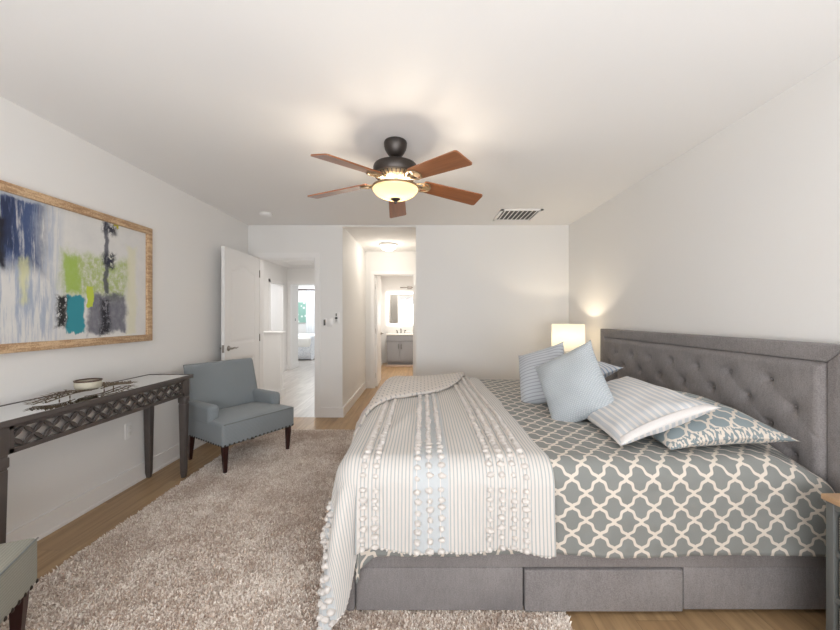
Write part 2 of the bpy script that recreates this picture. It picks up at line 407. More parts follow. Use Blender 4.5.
def dome(name, label, loc, r, power, shade_mat, col=(1, .92, .8)):
    t = thing(name, label, 'ceiling light', loc)
    MB().lathe([(0, 0), (r * .98, 0), (r, -.012), (r * .92, -.028)], seg=36).build('base_ring', WHITE, t)
    MB().lathe([(r * .9, -.026), (r * .84, -.05), (r * .62, -.085), (r * .3, -.105), (.0, -.112)], seg=36).build('glass_shade', shade_mat, t)
    l = light('lamp_' + name, 'POINT', (0, 0, -.17), power * .7, col, .07); l.parent = t
    return t
GLOW = emis('lit_opal_glass', (1.0, .90, .74), 3.0)
dome('flush_ceiling_light', 'lit flush dome light on the passage ceiling', (-.55, 5.62, H), .15, 4.6, GLOW)
t = thing('ceiling_vent', 'large pale return grille in the hall ceiling', 'vent', (-2.62, 7.55, H))
MB().b2((-.3, -.22, -.012), (.3, .22, 0)).build('frame', TRIM, t)
for k in range(9): MB().box((0, -.18 + k * .045, -.016), (.54, .016, .004)).build('slat', CEIL, t)

# ------------------------------------------------------------------ bathroom
t = thing('bathroom_vanity', 'grey two door bathroom vanity under the lit mirror', 'vanity', (-.585, YV - .28, 0))
VG = plain('grey_vanity_paint', lin(142, 143, 147), 0.4)
MB().b2((-.345, -.26, .09), (.345, .265, .79)).b2((-.33, -.20, 0), (.33, .265, .09)).build('cabinet', VG, t)
MB().box((0, -.005, .81), (.72, .565, .035), bevel=.005).b2((-.36, .24, .825), (.36, .265, .90)).build('countertop', WHITE, t)
for s in (-1, 1):
    d = MB().b2((s * .17 - .16, -.28, .13), (s * .17 + .16, -.262, .62))
    d.b2((s * .17 - .11, -.284, .18), (s * .17 + .11, -.28, .57)); dd = d.build('door', VG, t)
    MB().tube([(s * .035, -.302, .44), (s * .035, -.302, .57)], .006, 8).build('handle', BLACK, dd)
MB().b2((-.33, -.28, .64), (.33, -.262, .775)).build('drawer', VG, t)
t = thing('bathroom_faucet', 'small dark widespread faucet on the white vanity top', 'faucet', (-.585, YV - .14, .8275))
MB().tube([(0, 0, 0), (0, 0, .09), (0, -.03, .12), (0, -.09, .10)], .013, 10).build('spout', BLACK, t)
for s in (-1, 1): MB().tube([(s * .1, 0, 0), (s * .1, 0, .06), (s * .1 + s * .03, -.01, .075)], .014, 10).build('handle', BLACK, t)
t = thing('vanity_mirror', 'rectangular backlit mirror above the grey vanity', 'mirror', (-.585, YV, 1.49))
MB().box((0, -.015, 0), (.80, .03, .92), bevel=.004).build('light_frame', emis('frosted_light_strip', (1, .97, .92), 1.6), t)
MB().box((0, -.032, 0), (.68, .006, .80)).build('glass', MIRROR, t)
t = thing('bathroom_wall_light', 'chrome bar light fixture over the bathroom mirror', 'wall light', (-.36, YV, 2.07))
MB().box((0, -.02, 0), (.12, .04, .08), bevel=.006).build('backplate', NICKEL, t)
MB().tube([(-.25, -.08, 0), (.25, -.08, 0)], .014, 10).b2((-.02, -.08, -.01), (.02, -.02, .01)).build('bar', NICKEL, t)
BM_ = MB().box((-.58, 9.03, .012), (.75, .42, .02), bevel=.009)
tag(BM_.build('bath_mat', fabric('taupe_mat', lin(165, 140, 122), 300)), 'taupe bath mat on the floor before the vanity', 'bath mat')
t = thing('wall_frame', 'narrow dark framed panel on the bathroom left wall', 'picture', (-1.15, 9.12, 1.5))
MB().box((.012, 0, 0), (.024, .40, .86), bevel=.004).build('frame', BLACK, t); MB().box((.026, 0, 0), (.004, .34, .80)).build('print', plain('pale_panel', (.6, .62, .64)), t)  # dark rim around a pale panel

# ------------------------------------------------------------------ far bedroom seen through the hall
t = thing('far_bed', 'white quilted bed in the room beyond the hall', 'bed', (-3.75, 11.0, 0))
b = MB().box((0, 0, .52), (.95, 1.6, .30), bevel=.08, seg=4); b.build('mattress', WHITE, t)
m = NT('white_quilt'); c = m.coord(); f = m.noise(c, 14, 4); m.bump(f, .6, .03); QUILT = m.fin(m.mix(m.ss(m.noise(c, 30, 2), .45, .6), (.78, .80, .83), (.62, .65, .70)), .9)
def qf(u, v):
    a = (u - .5) * 1.5; y = (v - .5) * 1.7; n = .02 * noise.noise((a * 6, y * 6, 0))
    e = max(0, abs(a) - .48); f_ = max(0, -.70 - y)
    return (math.copysign(min(abs(a), .48) + e * .25, a), max(y, -.80) , max(.03, .70 + n - e * 2.4 - f_ * 4.5))
solid(MB().grid(50, 30, qf).build('quilt', QUILT, t), .02)
MB().box((0, 0, .2), (.9, 1.55, .3)).build('bed_base', GREYWOOD, t)
t = thing('far_room_picture', 'green and white floral picture on the far bedroom wall', 'picture', (-4.16, 12.2, 1.42))
MB().box((0, -.02, 0), (.40, .04, .74), bevel=.004).build('frame', WHITE, t)
m = NT('green_floral_print'); c = m.coord(); n = m.n.new('ShaderNodeTexVoronoi'); n.inputs['Scale'].default_value = 7; m.link(c, n.inputs['Vector'])
MB().box((0, -.043, 0), (.37, .006, .71)).build('print', m.fin(m.mix(m.ss(n.outputs['Distance'], .25, .33), (.72, .78, .74), lin(140, 178, 166)), .6), t)
t = thing('curtain_rod', 'dark wooden curtain rod over the far bedroom window', 'curtain rod', (-3.4, 12.05, 2.2))
MB().tube([(-1.0, 0, 0), (1.0, 0, 0)], .022, 12).build('rod', ESP, t)
for s in (-1, 1): MB().b2((s * .9 - .01, 0, -.012), (s * .9 + .01, .15, .012)).build('bracket', ESP, t)
CURT = plain('sheer_white_curtain', (.86, .87, .88), .9)
q = MB().grid(90, 4, lambda u, v: (-4.02 + u * .5, 12.07 + .03 * math.sin(u * 55), .05 + v * 2.2))
tag(solid(q.build('curtain', CURT), .004), 'white grommet curtain hanging beside the far bedroom window', 'curtain')
t = thing('far_nightstand', 'small dark nightstand beside the far white bed', 'nightstand', (-3.0, 11.3, 0))
MB().box((0, 0, .3), (.38, .38, .5), bevel=.01).build('body', GREYWOOD, t)
for sx in (-1, 1):
    for sy in (-1, 1): MB().taper((sx * .16, sy * .16, 0), (sx * .16, sy * .16, .06), .015, .02).build('leg', GREYWOOD, t)

# ------------------------------------------------------------------ rug
RX0, RX1, RY0, RY1 = -1.84, .61, .55, 3.90
m = NT('shag_rug_pile'); c = m.coord('Object'); a = m.noise(c, 2.2, 4, .6); g = m.noise(c, 90, 2, .6); h = m.noise(c, 14, 3, .6)
at = m.n.new('ShaderNodeAttribute'); at.attribute_name = 'tone'
mx = m.math('ADD', m.math('MULTIPLY', a, .85), m.math('ADD', m.math('MULTIPLY', h, .30), m.math('MULTIPLY', at.outputs['Fac'], .40)))
col = m.mix(m.ss(mx, .55, 1.02), lin(194, 174, 158), lin(255, 248, 240))
RUGM = m.fin(col, .95, Sheen_Weight=.2)
def rug():
    N = 300000
    # more blades where the photograph looks close
    y = RY0 + (RY1 - RY0) * rng.random(N) ** 1.0; x = RX0 + (RX1 - RX0) * rng.random(N)
    hgt = .018 + .007 * rng.random(N); ang = rng.random(N) * 2 * np.pi; wd = .0024 + .0022 * rng.random(N)
    lean = .007 * rng.standard_normal((N, 2)); tone = rng.random(N)
    V = np.empty((N, 4, 3), np.float32)
    dx = np.cos(ang) * wd; dy = np.sin(ang) * wd
    V[:, 0] = np.stack([x - dx, y - dy, np.full(N, .006)], 1); V[:, 1] = np.stack([x + dx, y + dy, np.full(N, .006)], 1)
    V[:, 2] = np.stack([x + dx * .7 + lean[:, 0], y + dy * .7 + lean[:, 1], hgt], 1); V[:, 3] = np.stack([x - dx * .7 + lean[:, 0], y - dy * .7 + lean[:, 1], hgt], 1)
    me = bpy.data.meshes.new('pile'); me.vertices.add(N * 4); me.vertices.foreach_set('co', V.ravel())
    me.loops.add(N * 4); me.loops.foreach_set('vertex_index', np.arange(N * 4, dtype=np.int32))
    me.polygons.add(N); me.polygons.foreach_set('loop_start', np.arange(0, N * 4, 4, dtype=np.int32))
    at = me.attributes.new('tone', 'FLOAT', 'POINT'); at.data.foreach_set('value', np.repeat(tone, 4).astype(np.float32))
    me.update(); me.validate(); me.materials.append(RUGM)
    o = bpy.data.objects.new('pile', me); COL.objects.link(o); return o
t = thing('shag_rug', 'large mottled beige shag rug under the bed and armchairs', 'rug', (0, 0, 0))
MB().b2((RX0, RY0, .001), (RX1, RY1, .012)).build('backing', RUGM, t)
p = rug(); p.parent = t; p['kind'] = 'stuff'

# ------------------------------------------------------------------ bed
HY0, HY1 = 1.455, 3.49          # headboard extent along y
BY0, BY1 = 1.50, 3.45           # base
FXB = -.33                      # foot end
HBX = 1.77                      # headboard front face
ZT = .645                       # mattress top
bed = thing('upholstered_bed', 'grey upholstered storage bed with tall button tufted headboard', 'bed', (0, 0, 0))
def B(a, c, name, mat=BEDFAB, bev=.008, parent=bed): return MB().b2(a, c, bevel=bev, seg=3).build(name, mat, parent)
zb = .022
# side rail facing the camera: upper rail, fixed panels, drawer
b = MB(); b.b2((-.285, BY0, .205), (HBX - .02, BY0 + .05, .345), bevel=.006)
b.b2((-.285, BY0, zb), (.430, BY0 + .05, .2055), bevel=.004); b.b2((1.122, BY0 + .004, zb), (HBX - .02, BY0 + .05, .2055), bevel=.004)
b.build('side_rail', BEDFAB, bed)
B((.437, BY0 - .006, zb - .002), (1.113, BY0 + .05, .199), 'drawer', bev=.006)
B((-.285, BY1 - .05, zb), (HBX - .02, BY1, .345), 'side_rail')
B((FXB, BY0 - .004, zb - .004), (-.291, BY1 + .004, .40), 'footboard', bev=.012)
MB().b2((-.27, BY0 + .05, .03), (HBX - .02, BY1 - .05, .34)).build('platform', BLACK, bed)
for x, y in ((-.2, 1.65), (-.2, 3.3), (1.6, 1.65), (1.6, 3.3)): MB().taper((x, y, .012 if x < .6 else 0), (x, y, .03), .02, .02).build('leg', BLACK, bed)
MB().b2((-.22, BY0 + .10, .34), (HBX - .04, BY1 - .10, ZT - .06), bevel=.09, seg=4).build('mattress', WHITE, bed)
# headboard frame: four mitred rails
fw = .078; HT = 1.16; hx1 = XR - .004
def rail(poly, nm='headboard_frame'):
    # poly in (y,z)
    bb = bmesh.new(); vs = [bb.verts.new((HBX, y, z)) for y, z in poly] ; f = bb.faces.new(vs)
    r = bmesh.ops.extrude_face_region(bb, geom=[f]); vv = [g for g in r['geom'] if isinstance(g, bmesh.types.BMVert)]
    bmesh.ops.translate(bb, verts=vv, vec=(hx1 - HBX, 0, 0)); bmesh.ops.recalc_face_normals(bb, faces=bb.faces)
    bmesh.ops.bevel(bb, geom=bb.edges[:], offset=.006, segments=3, profile=.5, affect='EDGES')
    return MB().bm(bb, smooth=True).build(nm, BEDFAB, bed)
g = .0008
rail([(HY0, HT), (HY1, HT), (HY1 - fw, HT - fw), (HY0 + fw, HT - fw)])
rail([(HY0, .05), (HY0 + fw, .05), (HY0 + fw, HT - fw - g), (HY0, HT - g)])
rail([(HY1, .05), (HY1 - fw, .05), (HY1 - fw, HT - fw - g), (HY1, HT - g)])
# tufted panel
py0, py1, pz0, pz1 = HY0 + fw + .002, HY1 - fw - .002, .36, HT - fw - .002
BUT = []
for r, z in enumerate((.963, .850, .737, .624)):
    for k in range(8):
        y = 1.79 - (.1175 if r % 2 else 0) + .2345 * k
        if py0 + .06 < y < py1 - .05: BUT.append((y, z))
def tuft(u, v):
    y = py0 + u * (py1 - py0); z = pz0 + v * (pz1 - pz0)
    e = min(y - py0, py1 - y, pz1 - z); edge = 1 - max(0, 1 - e / .045) ** 2.4
    d = 0
    for by, bz in BUT:
        dy, dz = (y - by) / 1.0, (z - bz)
        r2 = dy * dy + dz * dz
        if r2 < .02: d += .024 * math.exp(-r2 / .00055) + .013 * math.exp(-r2 / .004)
    # creases between diagonal neighbours
    cr = 0
    for by, bz in BUT:
        for sy in (-1, 1):
            ty, tz = by + sy * .1172, bz - .113
            if not (py0 < ty < py1): continue
            L = math.hypot(ty - by, tz - bz); ux, uz = (ty - by) / L, (tz - bz) / L
            s_ = (y - by) * ux + (z - bz) * uz
            if -.0 < s_ < L:
                q = abs(-(y - by) * uz + (z - bz) * ux)
                if q < .03: cr = max(cr, math.exp(-q * q / .00005) * (1 - .75 * math.sin(PI * s_ / L)))
    n = .0015 * noise.noise((y * 9, z * 9, 3))
    return (HBX + .012 - .030 * edge + d + .004 * cr + n, y, z)
MB().grid(330, 120, tuft, flip=True).build('tufted_panel', BEDFAB, bed)
MB().b2((HBX + .02, py0, .3), (HBX + .07, py1, pz1)).build('headboard_core', BEDFAB, bed)
for by, bz in BUT:
    q = MB().lathe([(0, .003), (.005, .002), (.008, -.001), (.009, -.005)], seg=12)
    q.build('button', BEDFAB, bed, loc=(HBX + .011, by, bz), rot=(0, -PI / 2, 0))

# ------------------------------------------------------------------ draped bedding
def drape(a, b, x0, y0, y1, zt, R=.07, k=.05, kc=.22, lift=0.0, x1=None):
    """flat cloth coordinates (a along x, b along y) -> point on the bed"""
    ta = max(0, x0 - a); tn = max(0, y0 - b); tf = max(0, b - y1)
    tb = tn if tn > 0 else tf; sb = -1 if tn > 0 else 1
    r = math.hypot(ta, tb)
    x, y, z = max(a, x0), min(max(b, y0), y1), zt
    if r > 0:
        ca, cb = ta / r, tb / r; corner = 2 * ca * cb
        kk = k + (kc - k) * corner ** 1.5
        if r < R * PI / 2: hh = R * math.sin(r / R); dz = R * (1 - math.cos(r / R))
        else:
            q = r - R * PI / 2; hh = R + kk * q; dz = R + q * math.sqrt(1 - kk * kk)
        x -= hh * ca; y += sb * hh * cb; z -= dz
    return x, y, z

# trellis material
def trellis(name, ca, cb, P=.114, Q=.112, w=.080, quilt=True, lace=None):
    m = NT(name); u, v, _ = m.sep(m.coord('UV'))
    uu = m.math('DIVIDE', u, P); vv = m.math('DIVIDE', v, Q)
    p = m.math('ADD', uu, vv); q = m.math('SUBTRACT', uu, vv)
    def off(t_):
        a = m.math('MULTIPLY', m.math('SINE', m.math('MULTIPLY', t_, 2 * PI)), -.030)
        b = m.math('MULTIPLY', m.math('SINE', m.math('MULTIPLY', t_, 4 * PI)), -.036)
        return m.math('ADD', a, b)
    l1 = m.math('ABSOLUTE', m.math('SUBTRACT', m.math('FRACT', m.math('SUBTRACT', p, off(q))), .5))
    l2 = m.math('ABSOLUTE', m.math('SUBTRACT', m.math('FRACT', m.math('SUBTRACT', q, off(p))), .5))
    d = m.math('MINIMUM', l1, l2); mask = m.math('SUBTRACT', 1.0, m.ss(d, w - .012, w + .012))
    n = m.noise(m.coord('UV'), 500, 2); base = m.mix(n, tuple(x * .88 for x in ca), tuple(x * 1.1 for x in ca))
    if lace:
        sp = m.noise(m.coord('UV'), 75, 1, .4); lc = m.mix(m.ss(sp, .46, .52), tuple(x * .9 for x in ca), cb)
        inl = m.ss(u, lace, lace + .006); base2 = m.mix(mask, base, cb); col = m.mix(inl, base2, lc)
    else: col = m.mix(mask, base, cb)
    if quilt:
        vo = m.n.new('ShaderNodeTexVoronoi'); vo.feature = 'SMOOTH_F1'; vo.inputs['Scale'].default_value = 16; m.link(m.coord('UV'), vo.inputs['Vector'])
        m.bump(m.math('ADD', m.math('MULTIPLY', m.math('SUBTRACT', 1.0, vo.outputs['Distance']), .8), m.math('MULTIPLY', n, .06)), .55, .022)
    else: m.bump(n, .2, .002)
    return m.fin(col, .9, Sheen_Weight=.1)
GREYGREEN = lin(132, 134, 131); CREAM = lin(214, 204, 192)
TREL = trellis('grey_trellis_quilting', GREYGREEN, CREAM)

CX1 = 1.742
def cov(u, v):
    a = -.36 + u * (CX1 + .36); b = 1.14 + v * (3.83 - 1.14)
    b -= .10 * min(1, max(0, (-.20 - a) / .12)) * max(0, 1 - v / .25)
    r_ = max(0, a - (CX1 - .10)); # rounding of the corner near the headboard
    x, y, z = drape(a, b, -.265, BY0 + .055, BY1 - .05, ZT + .01, R=.075, k=.03, kc=.1)
    n = noise.noise((a * 3, b * 3, 0)) * .006 + noise.noise((a * 12, b * 12, 5)) * .003
    if b < BY0 + .05 - .12:
        h = (BY0 - b); y -= .010 * math.sin(a * 9 + .6) * h * 2 + n * 1.5; z += .006 * math.sin(a * 5)
    else: z += n
    if y < BY0 + .12: z -= .09 * (max(0, a - (CX1 - .28)) / .28) ** 2.0 * max(0, min(1, (BY0 + .35 - y) / .3)) * max(0, min(1, (z - .25) / .35))
    elif y < BY0 + .35: z -= .09 * (max(0, a - (CX1 - .28)) / .28) ** 2.0 * max(0, min(1, (BY0 + .35 - y) / .3))
    return (x, y, z)
q = MB().grid(150, 190, cov, uvf=lambda u, v: (-.36 + u * (CX1 + .36), 1.14 + v * 2.69))
cv = tag(solid(q.build('coverlet', TREL, uv=True), .012, 1), 'grey green quilted coverlet with cream trellis pattern over the bed', 'coverlet')

# striped duvet
def stripes(name, ground, line, pitch=.0125, duty=.34, band=None, bandcol=None, bandline=None, along=0, nz=.05, wob=0.0):
    m = NT(name); uvn = m.coord('UV'); s = m.sep(uvn)[along]
    if wob: s = m.math('ADD', s, m.math('MULTIPLY', m.noise(uvn, 4, 2), wob))
    f = m.math('ABSOLUTE', m.math('SUBTRACT', m.math('FRACT', m.math('DIVIDE', s, pitch)), .5))
    mask = m.math('SUBTRACT', 1.0, m.ss(f, duty / 2 - .06, duty / 2 + .06))
    col = m.mix(mask, ground, line)
    if band:
        bm_ = None
        for lo, hi in band:
            k = m.math('MULTIPLY', m.ss(s, lo, lo + .01), m.math('SUBTRACT', 1.0, m.ss(s, hi, hi + .01)))
            bm_ = k if bm_ is None else m.math('MAXIMUM', bm_, k)
        f2 = m.math('ABSOLUTE', m.math('SUBTRACT', m.math('FRACT', m.math('DIVIDE', s, .05)), .5)); mk2 = m.math('SUBTRACT', 1.0, m.ss(f2, .03, .06))
        col = m.mix(bm_, col, m.mix(mk2, bandcol, bandline))
    n = m.noise(m.coord('Object'), 260, 2); m.bump(m.math('ADD', m.math('MULTIPLY', n, .6), m.math('MULTIPLY', mask, .4)), .25, .003)
    return m.fin(m.mix(m.math('MULTIPLY', n, nz * 2), col, tuple(x * .8 for x in ground)), .92, Sheen_Weight=.1)
DUV = stripes('white_and_blue_grey_stripe', lin(212, 206, 200), lin(168, 174, 176), .0155, .32, band=[(-.045, .105), (-.66, -.52)], bandcol=lin(190, 195, 198), bandline=lin(214, 210, 206))
DX_ = -.275; DZT = ZT + .028; DA0, DA1, DB0, DB1 = -.67, .555, 1.135, 3.80
def fold(a, b):
    n = .010 * noise.noise((a * 2.6, b * 1.5, 1.7)) + .005 * noise.noise((a * 8, b * 5, 4))
    # two long soft wrinkles running out from the foot corner
    for (ax, ay, bx, by, s, h) in ((-.25, 1.55, .05, 2.5, .035, .012), (.0, 1.6, -.22, 2.6, .04, .008), (.42, 1.5, .30, 2.9, .05, .010)):
        L = math.hypot(bx - ax, by - ay); ux, uy = (bx - ax) / L, (by - ay) / L; t_ = (a - ax) * ux + (b - ay) * uy
        d = -(a - ax) * uy + (b - ay) * ux; w_ = max(0, math.sin(PI * min(1, max(0, t_ / L)))); n += h * w_ * math.exp(-d * d / (s * s))
    return n
def duv(a, b, lift=0.0):
    x, y, z = drape(a, b, DX_, BY0 + .05, BY1 - .04, DZT, R=.10, k=.035, kc=.22)
    n = fold(a, b)
    tn = max(0, BY0 + .05 - b); ta = max(0, DX_ - a)
    if tn > .14 or ta > .14:
        r = math.hypot(tn, ta); ca, cb = ta / r, tn / r; g = min(1, (r - .14) / .25)
        rip = .016 * math.sin(a * 15 + .5) * cb + .014 * math.sin(b * 11) * ca + (.03 * math.sin(math.atan2(tn, ta) * 7 + .4) if ta > 0 and tn > 0 else 0)
        off = rip * g + n * .6 + lift
        x -= off * ca; y -= off * cb
        if z < .035: z = .035 + .004 * math.sin(a * 40)
        z += 0 if ta == 0 else 0
    else: z += n + lift
    # right border of the duvet rests down on the coverlet
    e = max(0, a - (DA1 - .06)) / .06
    if tn < .14: z -= .014 * e * e
    return (x, y, z)
def wedge(a, b):
    # hem waviness
    t_ = min(1, max(0, (-.235 - a) / .24)); t_ = t_ * t_ * (3 - 2 * t_); g = max(0, min(1, (1.9 - b) / .75))
    return a + .012 * math.sin(b * 3.1 + 1) * max(0, a) / .5, b - .20 * t_ * g
def duvg(u, v):
    a = DA0 + u * (DA1 - DA0); b = DB0 + v * (DB1 - DB0); a, b = wedge(a, b)
    if v < .2: b += .010 * math.sin(a * 21) * (1 - v / .2)
    return duv(a, b)
duvet = thing('striped_duvet', 'white and blue grey striped duvet with fluffy tufted rows over the foot of the bed', 'duvet')
q = MB().grid(200, 300, duvg, uvf=lambda u, v: (DA0 + u * (DA1 - DA0), DB0 + v * (DB1 - DB0)), flip=True)
ds = solid(q.build('cover', DUV, duvet, uv=True), .016, 0)
LIN_ = NT('white_dotted_lining'); m = LIN_; u, v, _ = m.sep(m.coord('UV'))
fu = m.math('SUBTRACT', m.math('FRACT', m.math('DIVIDE', u, .030)), .5); fv = m.math('SUBTRACT', m.math('FRACT', m.math('ADD', m.math('DIVIDE', v, .07), m.math('DIVIDE', u, .060))), .5)
dd = m.math('ADD', m.math('MULTIPLY', fu, fu), m.math('MULTIPLY', fv, fv))
n = m.noise(m.coord('UV'), 60, 2); m.bump(n, .4, .006)
LIN_ = m.fin(m.mix(m.ss(dd, .03, .06), lin(176, 174, 174), lin(216, 210, 204)), .9)
# turned-back far corner
inner = [(.40, 3.46), (.31, 3.12), (.20, 2.86), (.08, 2.70), (-.05, 2.60), (-.18, 2.50), (-.32, 2.32), (-.45, 2.02), (-.58, 1.76)]
outer = [(.42, 3.50), (.34, 3.58), (.20, 3.60), (.05, 3.58), (-.14, 3.50), (-.34, 3.30), (-.50, 2.95), (-.60, 2.45), (-.62, 1.84)]
def lerp_curve(c, t_):
    f = t_ * (len(c) - 1); i = min(int(f), len(c) - 2); f -= i
    # catmull-rom
    p0, p1, p2, p3 = c[max(i - 1, 0)], c[i], c[i + 1], c[min(i + 2, len(c) - 1)]
    return tuple(.5 * (2 * p1[k] + (p2[k] - p0[k]) * f + (2 * p0[k] - 5 * p1[k] + 4 * p2[k] - p3[k]) * f * f + (3 * p1[k] - p0[k] - 3 * p2[k] + p3[k]) * f ** 3) for k in (0, 1))
def flap(u, v):
    i, o = lerp_curve(inner, u), lerp_curve(outer, u); a, b = i[0] + (o[0] - i[0]) * v, i[1] + (o[1] - i[1]) * v
    x, y, z = duv(a, b, .022 + .028 * math.sin(PI * min(1, v * 1.15)) ** .7 + .006 * noise.noise((a * 9, b * 9, 8)))
    return (x, y, z)
def flapuv(u, v):
    i, o = lerp_curve(inner, u), lerp_curve(outer, u); return (i[0] + (o[0] - i[0]) * v, i[1] + (o[1] - i[1]) * v)
q = MB().grid(90, 50, flap, uvf=flapuv); solid(q.build('folded_corner', LIN_, duvet, uv=True), .02, 0)
TUFTM = plain('fluffy_white_cotton', lin(214, 208, 203), .95, 0, .06, 60, .5)
ico = bmesh.new(); bmesh.ops.create_icosphere(ico, subdivisions=2, radius=1.0); ico.verts.index_update()
IV = [v.co.copy() for v in ico.verts]; IF = [[v.index for v in f.verts] for f in ico.faces]; ico.free()
def puff(mb, p, r, nrm=None, squash=.75):
    o = Vector((random.random() * 50, random.random() * 50, 0)); rot = Euler((random.random() * 6, random.random() * 6, 0)).to_matrix()
    sx, sy = random.uniform(.8, 1.15), random.uniform(.85, 1.35)
    vs = []
    for v in IV:
        d = 1 + .38 * noise.noise(v * 1.7 + o); w_ = rot @ v
        vs.append((p[0] + w_.x * r * d * sx, p[1] + w_.y * r * d * sy, p[2] + w_.z * r * d * squash))
    mb.add(vs, IF, True)
def nearfold(a, b): return any(0 for _ in ())
def covered(a, b):
    # hidden under the turned-back corner
    for k in range(60):
        pass
    lo = None
    for t_ in range(0, 41):
        i = lerp_curve(inner, t_ / 40)
        if lo is None or abs(i[0] - a) < abs(lo[0] - a): lo = i
    return a < .4 and b > lo[1] - .01
rows = [-.64, -.59, -.54, -.245, -.195, -.02, .03, .08, .285, .335, .385, .435]
spots = []
for a in rows:
    b = DB0 + .01
    while b < 3.5:
        if not covered(a, b): spots.append((b, a))
        b += random.uniform(.036, .044) if b < 2.2 else random.uniform(.030, .040)
spots.sort()
seen = sorted([q for q in spots if q[1] > -.3], key=lambda q: q[0])[:92]; seen_set = set(seen)
rest = MB()
for b, a in spots:
    aa, bb = wedge(a + random.uniform(-.003, .003), b)
    if b < DB0 + .2: bb += .010 * math.sin(aa * 21)
    x, y, z = duv(aa, bb, .012); rr = random.uniform(.0125, .0165)
    mb = MB() if (b, a) in seen_set else rest
    puff(mb, (x, y, z), rr)
    if random.random() < .5: puff(mb, (x + random.uniform(-.006, .006), y + random.uniform(-.008, .008), z + .002), rr * .7)
    if mb is not rest: mb.build('tuft', TUFTM, duvet)
mb = rest; a = -.66
while a < DA1 - .01:
    aa, bb = wedge(a, DB0); bb += .010 * math.sin(aa * 21)
    x, y, z = duv(aa, bb, 0); puff(mb, (x, y - .004, z), random.uniform(.005, .009)); a += random.uniform(.012, .034)
b = DB0
while b < 3.0:
    x, y, z = duv(DA0 + .005, b, .006); puff(mb, (x, y, z), random.uniform(.010, .015)); b += .035
o = rest.build('small_tufts', TUFTM, duvet); o['kind'] = 'stuff'

# ------------------------------------------------------------------ pillows
def pillow_mesh(w_, h_, t_, n=44, pinch=.07, ear=.0, pw=.42, wr=.010, seed=0, sag=0.0):
    mb = MB()
    def P(u, v, s):
        x = u * 2 - 1; y = v * 2 - 1
        ex = 1 - pinch * (1 - y * y) * abs(x); ey = 1 - pinch * (1 - x * x) * abs(y)
        c = (abs(x) * abs(y)) ** 6; X = x * ex * w_ / 2 * (1 + ear * c); Y = y * ey * h_ / 2 * (1 + ear * c)
        th = t_ / 2 * (max(0, (1 - x ** 2)) * max(0, (1 - y ** 2))) ** pw
        edge = max(0, (1 - x ** 2)) * max(0, (1 - y ** 2))
        nn = wr * noise.noise((X * 7 + seed, Y * 7, s * 3)) * min(1, edge * 6)
        rad = wr * .8 * math.sin(math.atan2(y, x) * 9 + seed) * max(0, (x * x + y * y) - .55) * min(1, edge * 5)
        return (X, Y, s * (th + nn + rad) + sag * (x * x + y * y) * .5)
    for s in (1, -1):
        mb.grid(n, n, lambda u, v: P(u, v, s), uvf=lambda u, v: ((u - .5) * w_, (v - .5) * h_), flip=(s < 0))
    return mb
def frame_mat(xd, yd):
    x = Vector(xd).normalized(); y = Vector(yd); y = (y - x * y.dot(x)).normalized(); z = x.cross(y)
    return Matrix((x, y, z)).transposed().to_4x4()
def put_pillow(name, label, mb, mat, c, xd, yd, trims=None, group=None):
    o = mb.build(name, mat, uv=True); tag(o, label, 'pillow' if 'pillow' in name else 'cushion', group)
    o.matrix_world = Matrix.Translation(c) @ frame_mat(xd, yd)
    return o
def piping(w_, h_, pinch, r, mat, parent, ear=0):
    pts = []
    for k in range(128):
        a = k / 128 * 4; sd = int(a); f = (a - sd) * 2 - 1
        x, y = [(f, -1), (1, f), (-f, 1), (-1, -f)][sd]
        ex = 1 - pinch * (1 - y * y) * abs(x); ey = 1 - pinch * (1 - x * x) * abs(y); c = (abs(x) * abs(y)) ** 6
        pts.append((x * ex * w_ / 2 * (1 + ear * c), y * ey * h_ / 2 * (1 + ear * c), 0))
    pts.append(pts[0]); return MB().tube(pts, r, 6).build('piping', mat, parent)
TREL2 = trellis('blue_grey_trellis_pillowcase', lin(134, 146, 150), CREAM, .105, .105, .08, False)
TREL3 = trellis('pillow_print_with_lace_edge', lin(134, 146, 150), CREAM, .105, .105, .08, False, lace=.338)
STR_BIG = stripes('pale_blue_striped_sham', lin(196, 200, 205), lin(226, 222, 218), .030, .42, along=1, nz=.04)
STR_SM = stripes('grey_blue_ticking', lin(196, 201, 207), lin(156, 161, 172), .024, .24, along=1, nz=.06, wob=.012)
STR_FAR = stripes('white_and_blue_stripe', lin(216, 218, 222), lin(150, 168, 192), .028, .36, along=1, nz=.04)
m = NT('pale_blue_knobbly_weave'); uv_ = m.coord('UV'); u, v, _ = m.sep(uv_)
s1 = m.math('SINE', m.math('MULTIPLY', u, 2 * PI / .016)); s2 = m.math('SINE', m.math('MULTIPLY', v, 2 * PI / .016)); kn = m.math('MULTIPLY', s1, s2)
m.bump(m.math('ADD', kn, m.noise(uv_, 120, 2)), .5, .004)
KNOB = m.fin(m.mix(m.ss(kn, -.2, .7), lin(176, 184, 190), lin(198, 203, 206)), .92)

def ctr(px, py, d): return Vector(((px - 422.6) * d / F, d, CH - (py - 316.3) * d / F))
# flat pillow in the trellis print by the headboard, near side
p = put_pillow('trellis_pillow', 'blue grey trellis pillow lying flat against the tufted headboard, nearest the camera', pillow_mesh(.74, .54, .20, 56, .05, .03, .5, .008, 3, -.045), TREL3, (1.385, 1.92, ZT + .112), (-.03, -1, 0.0), (1, 0, .08))
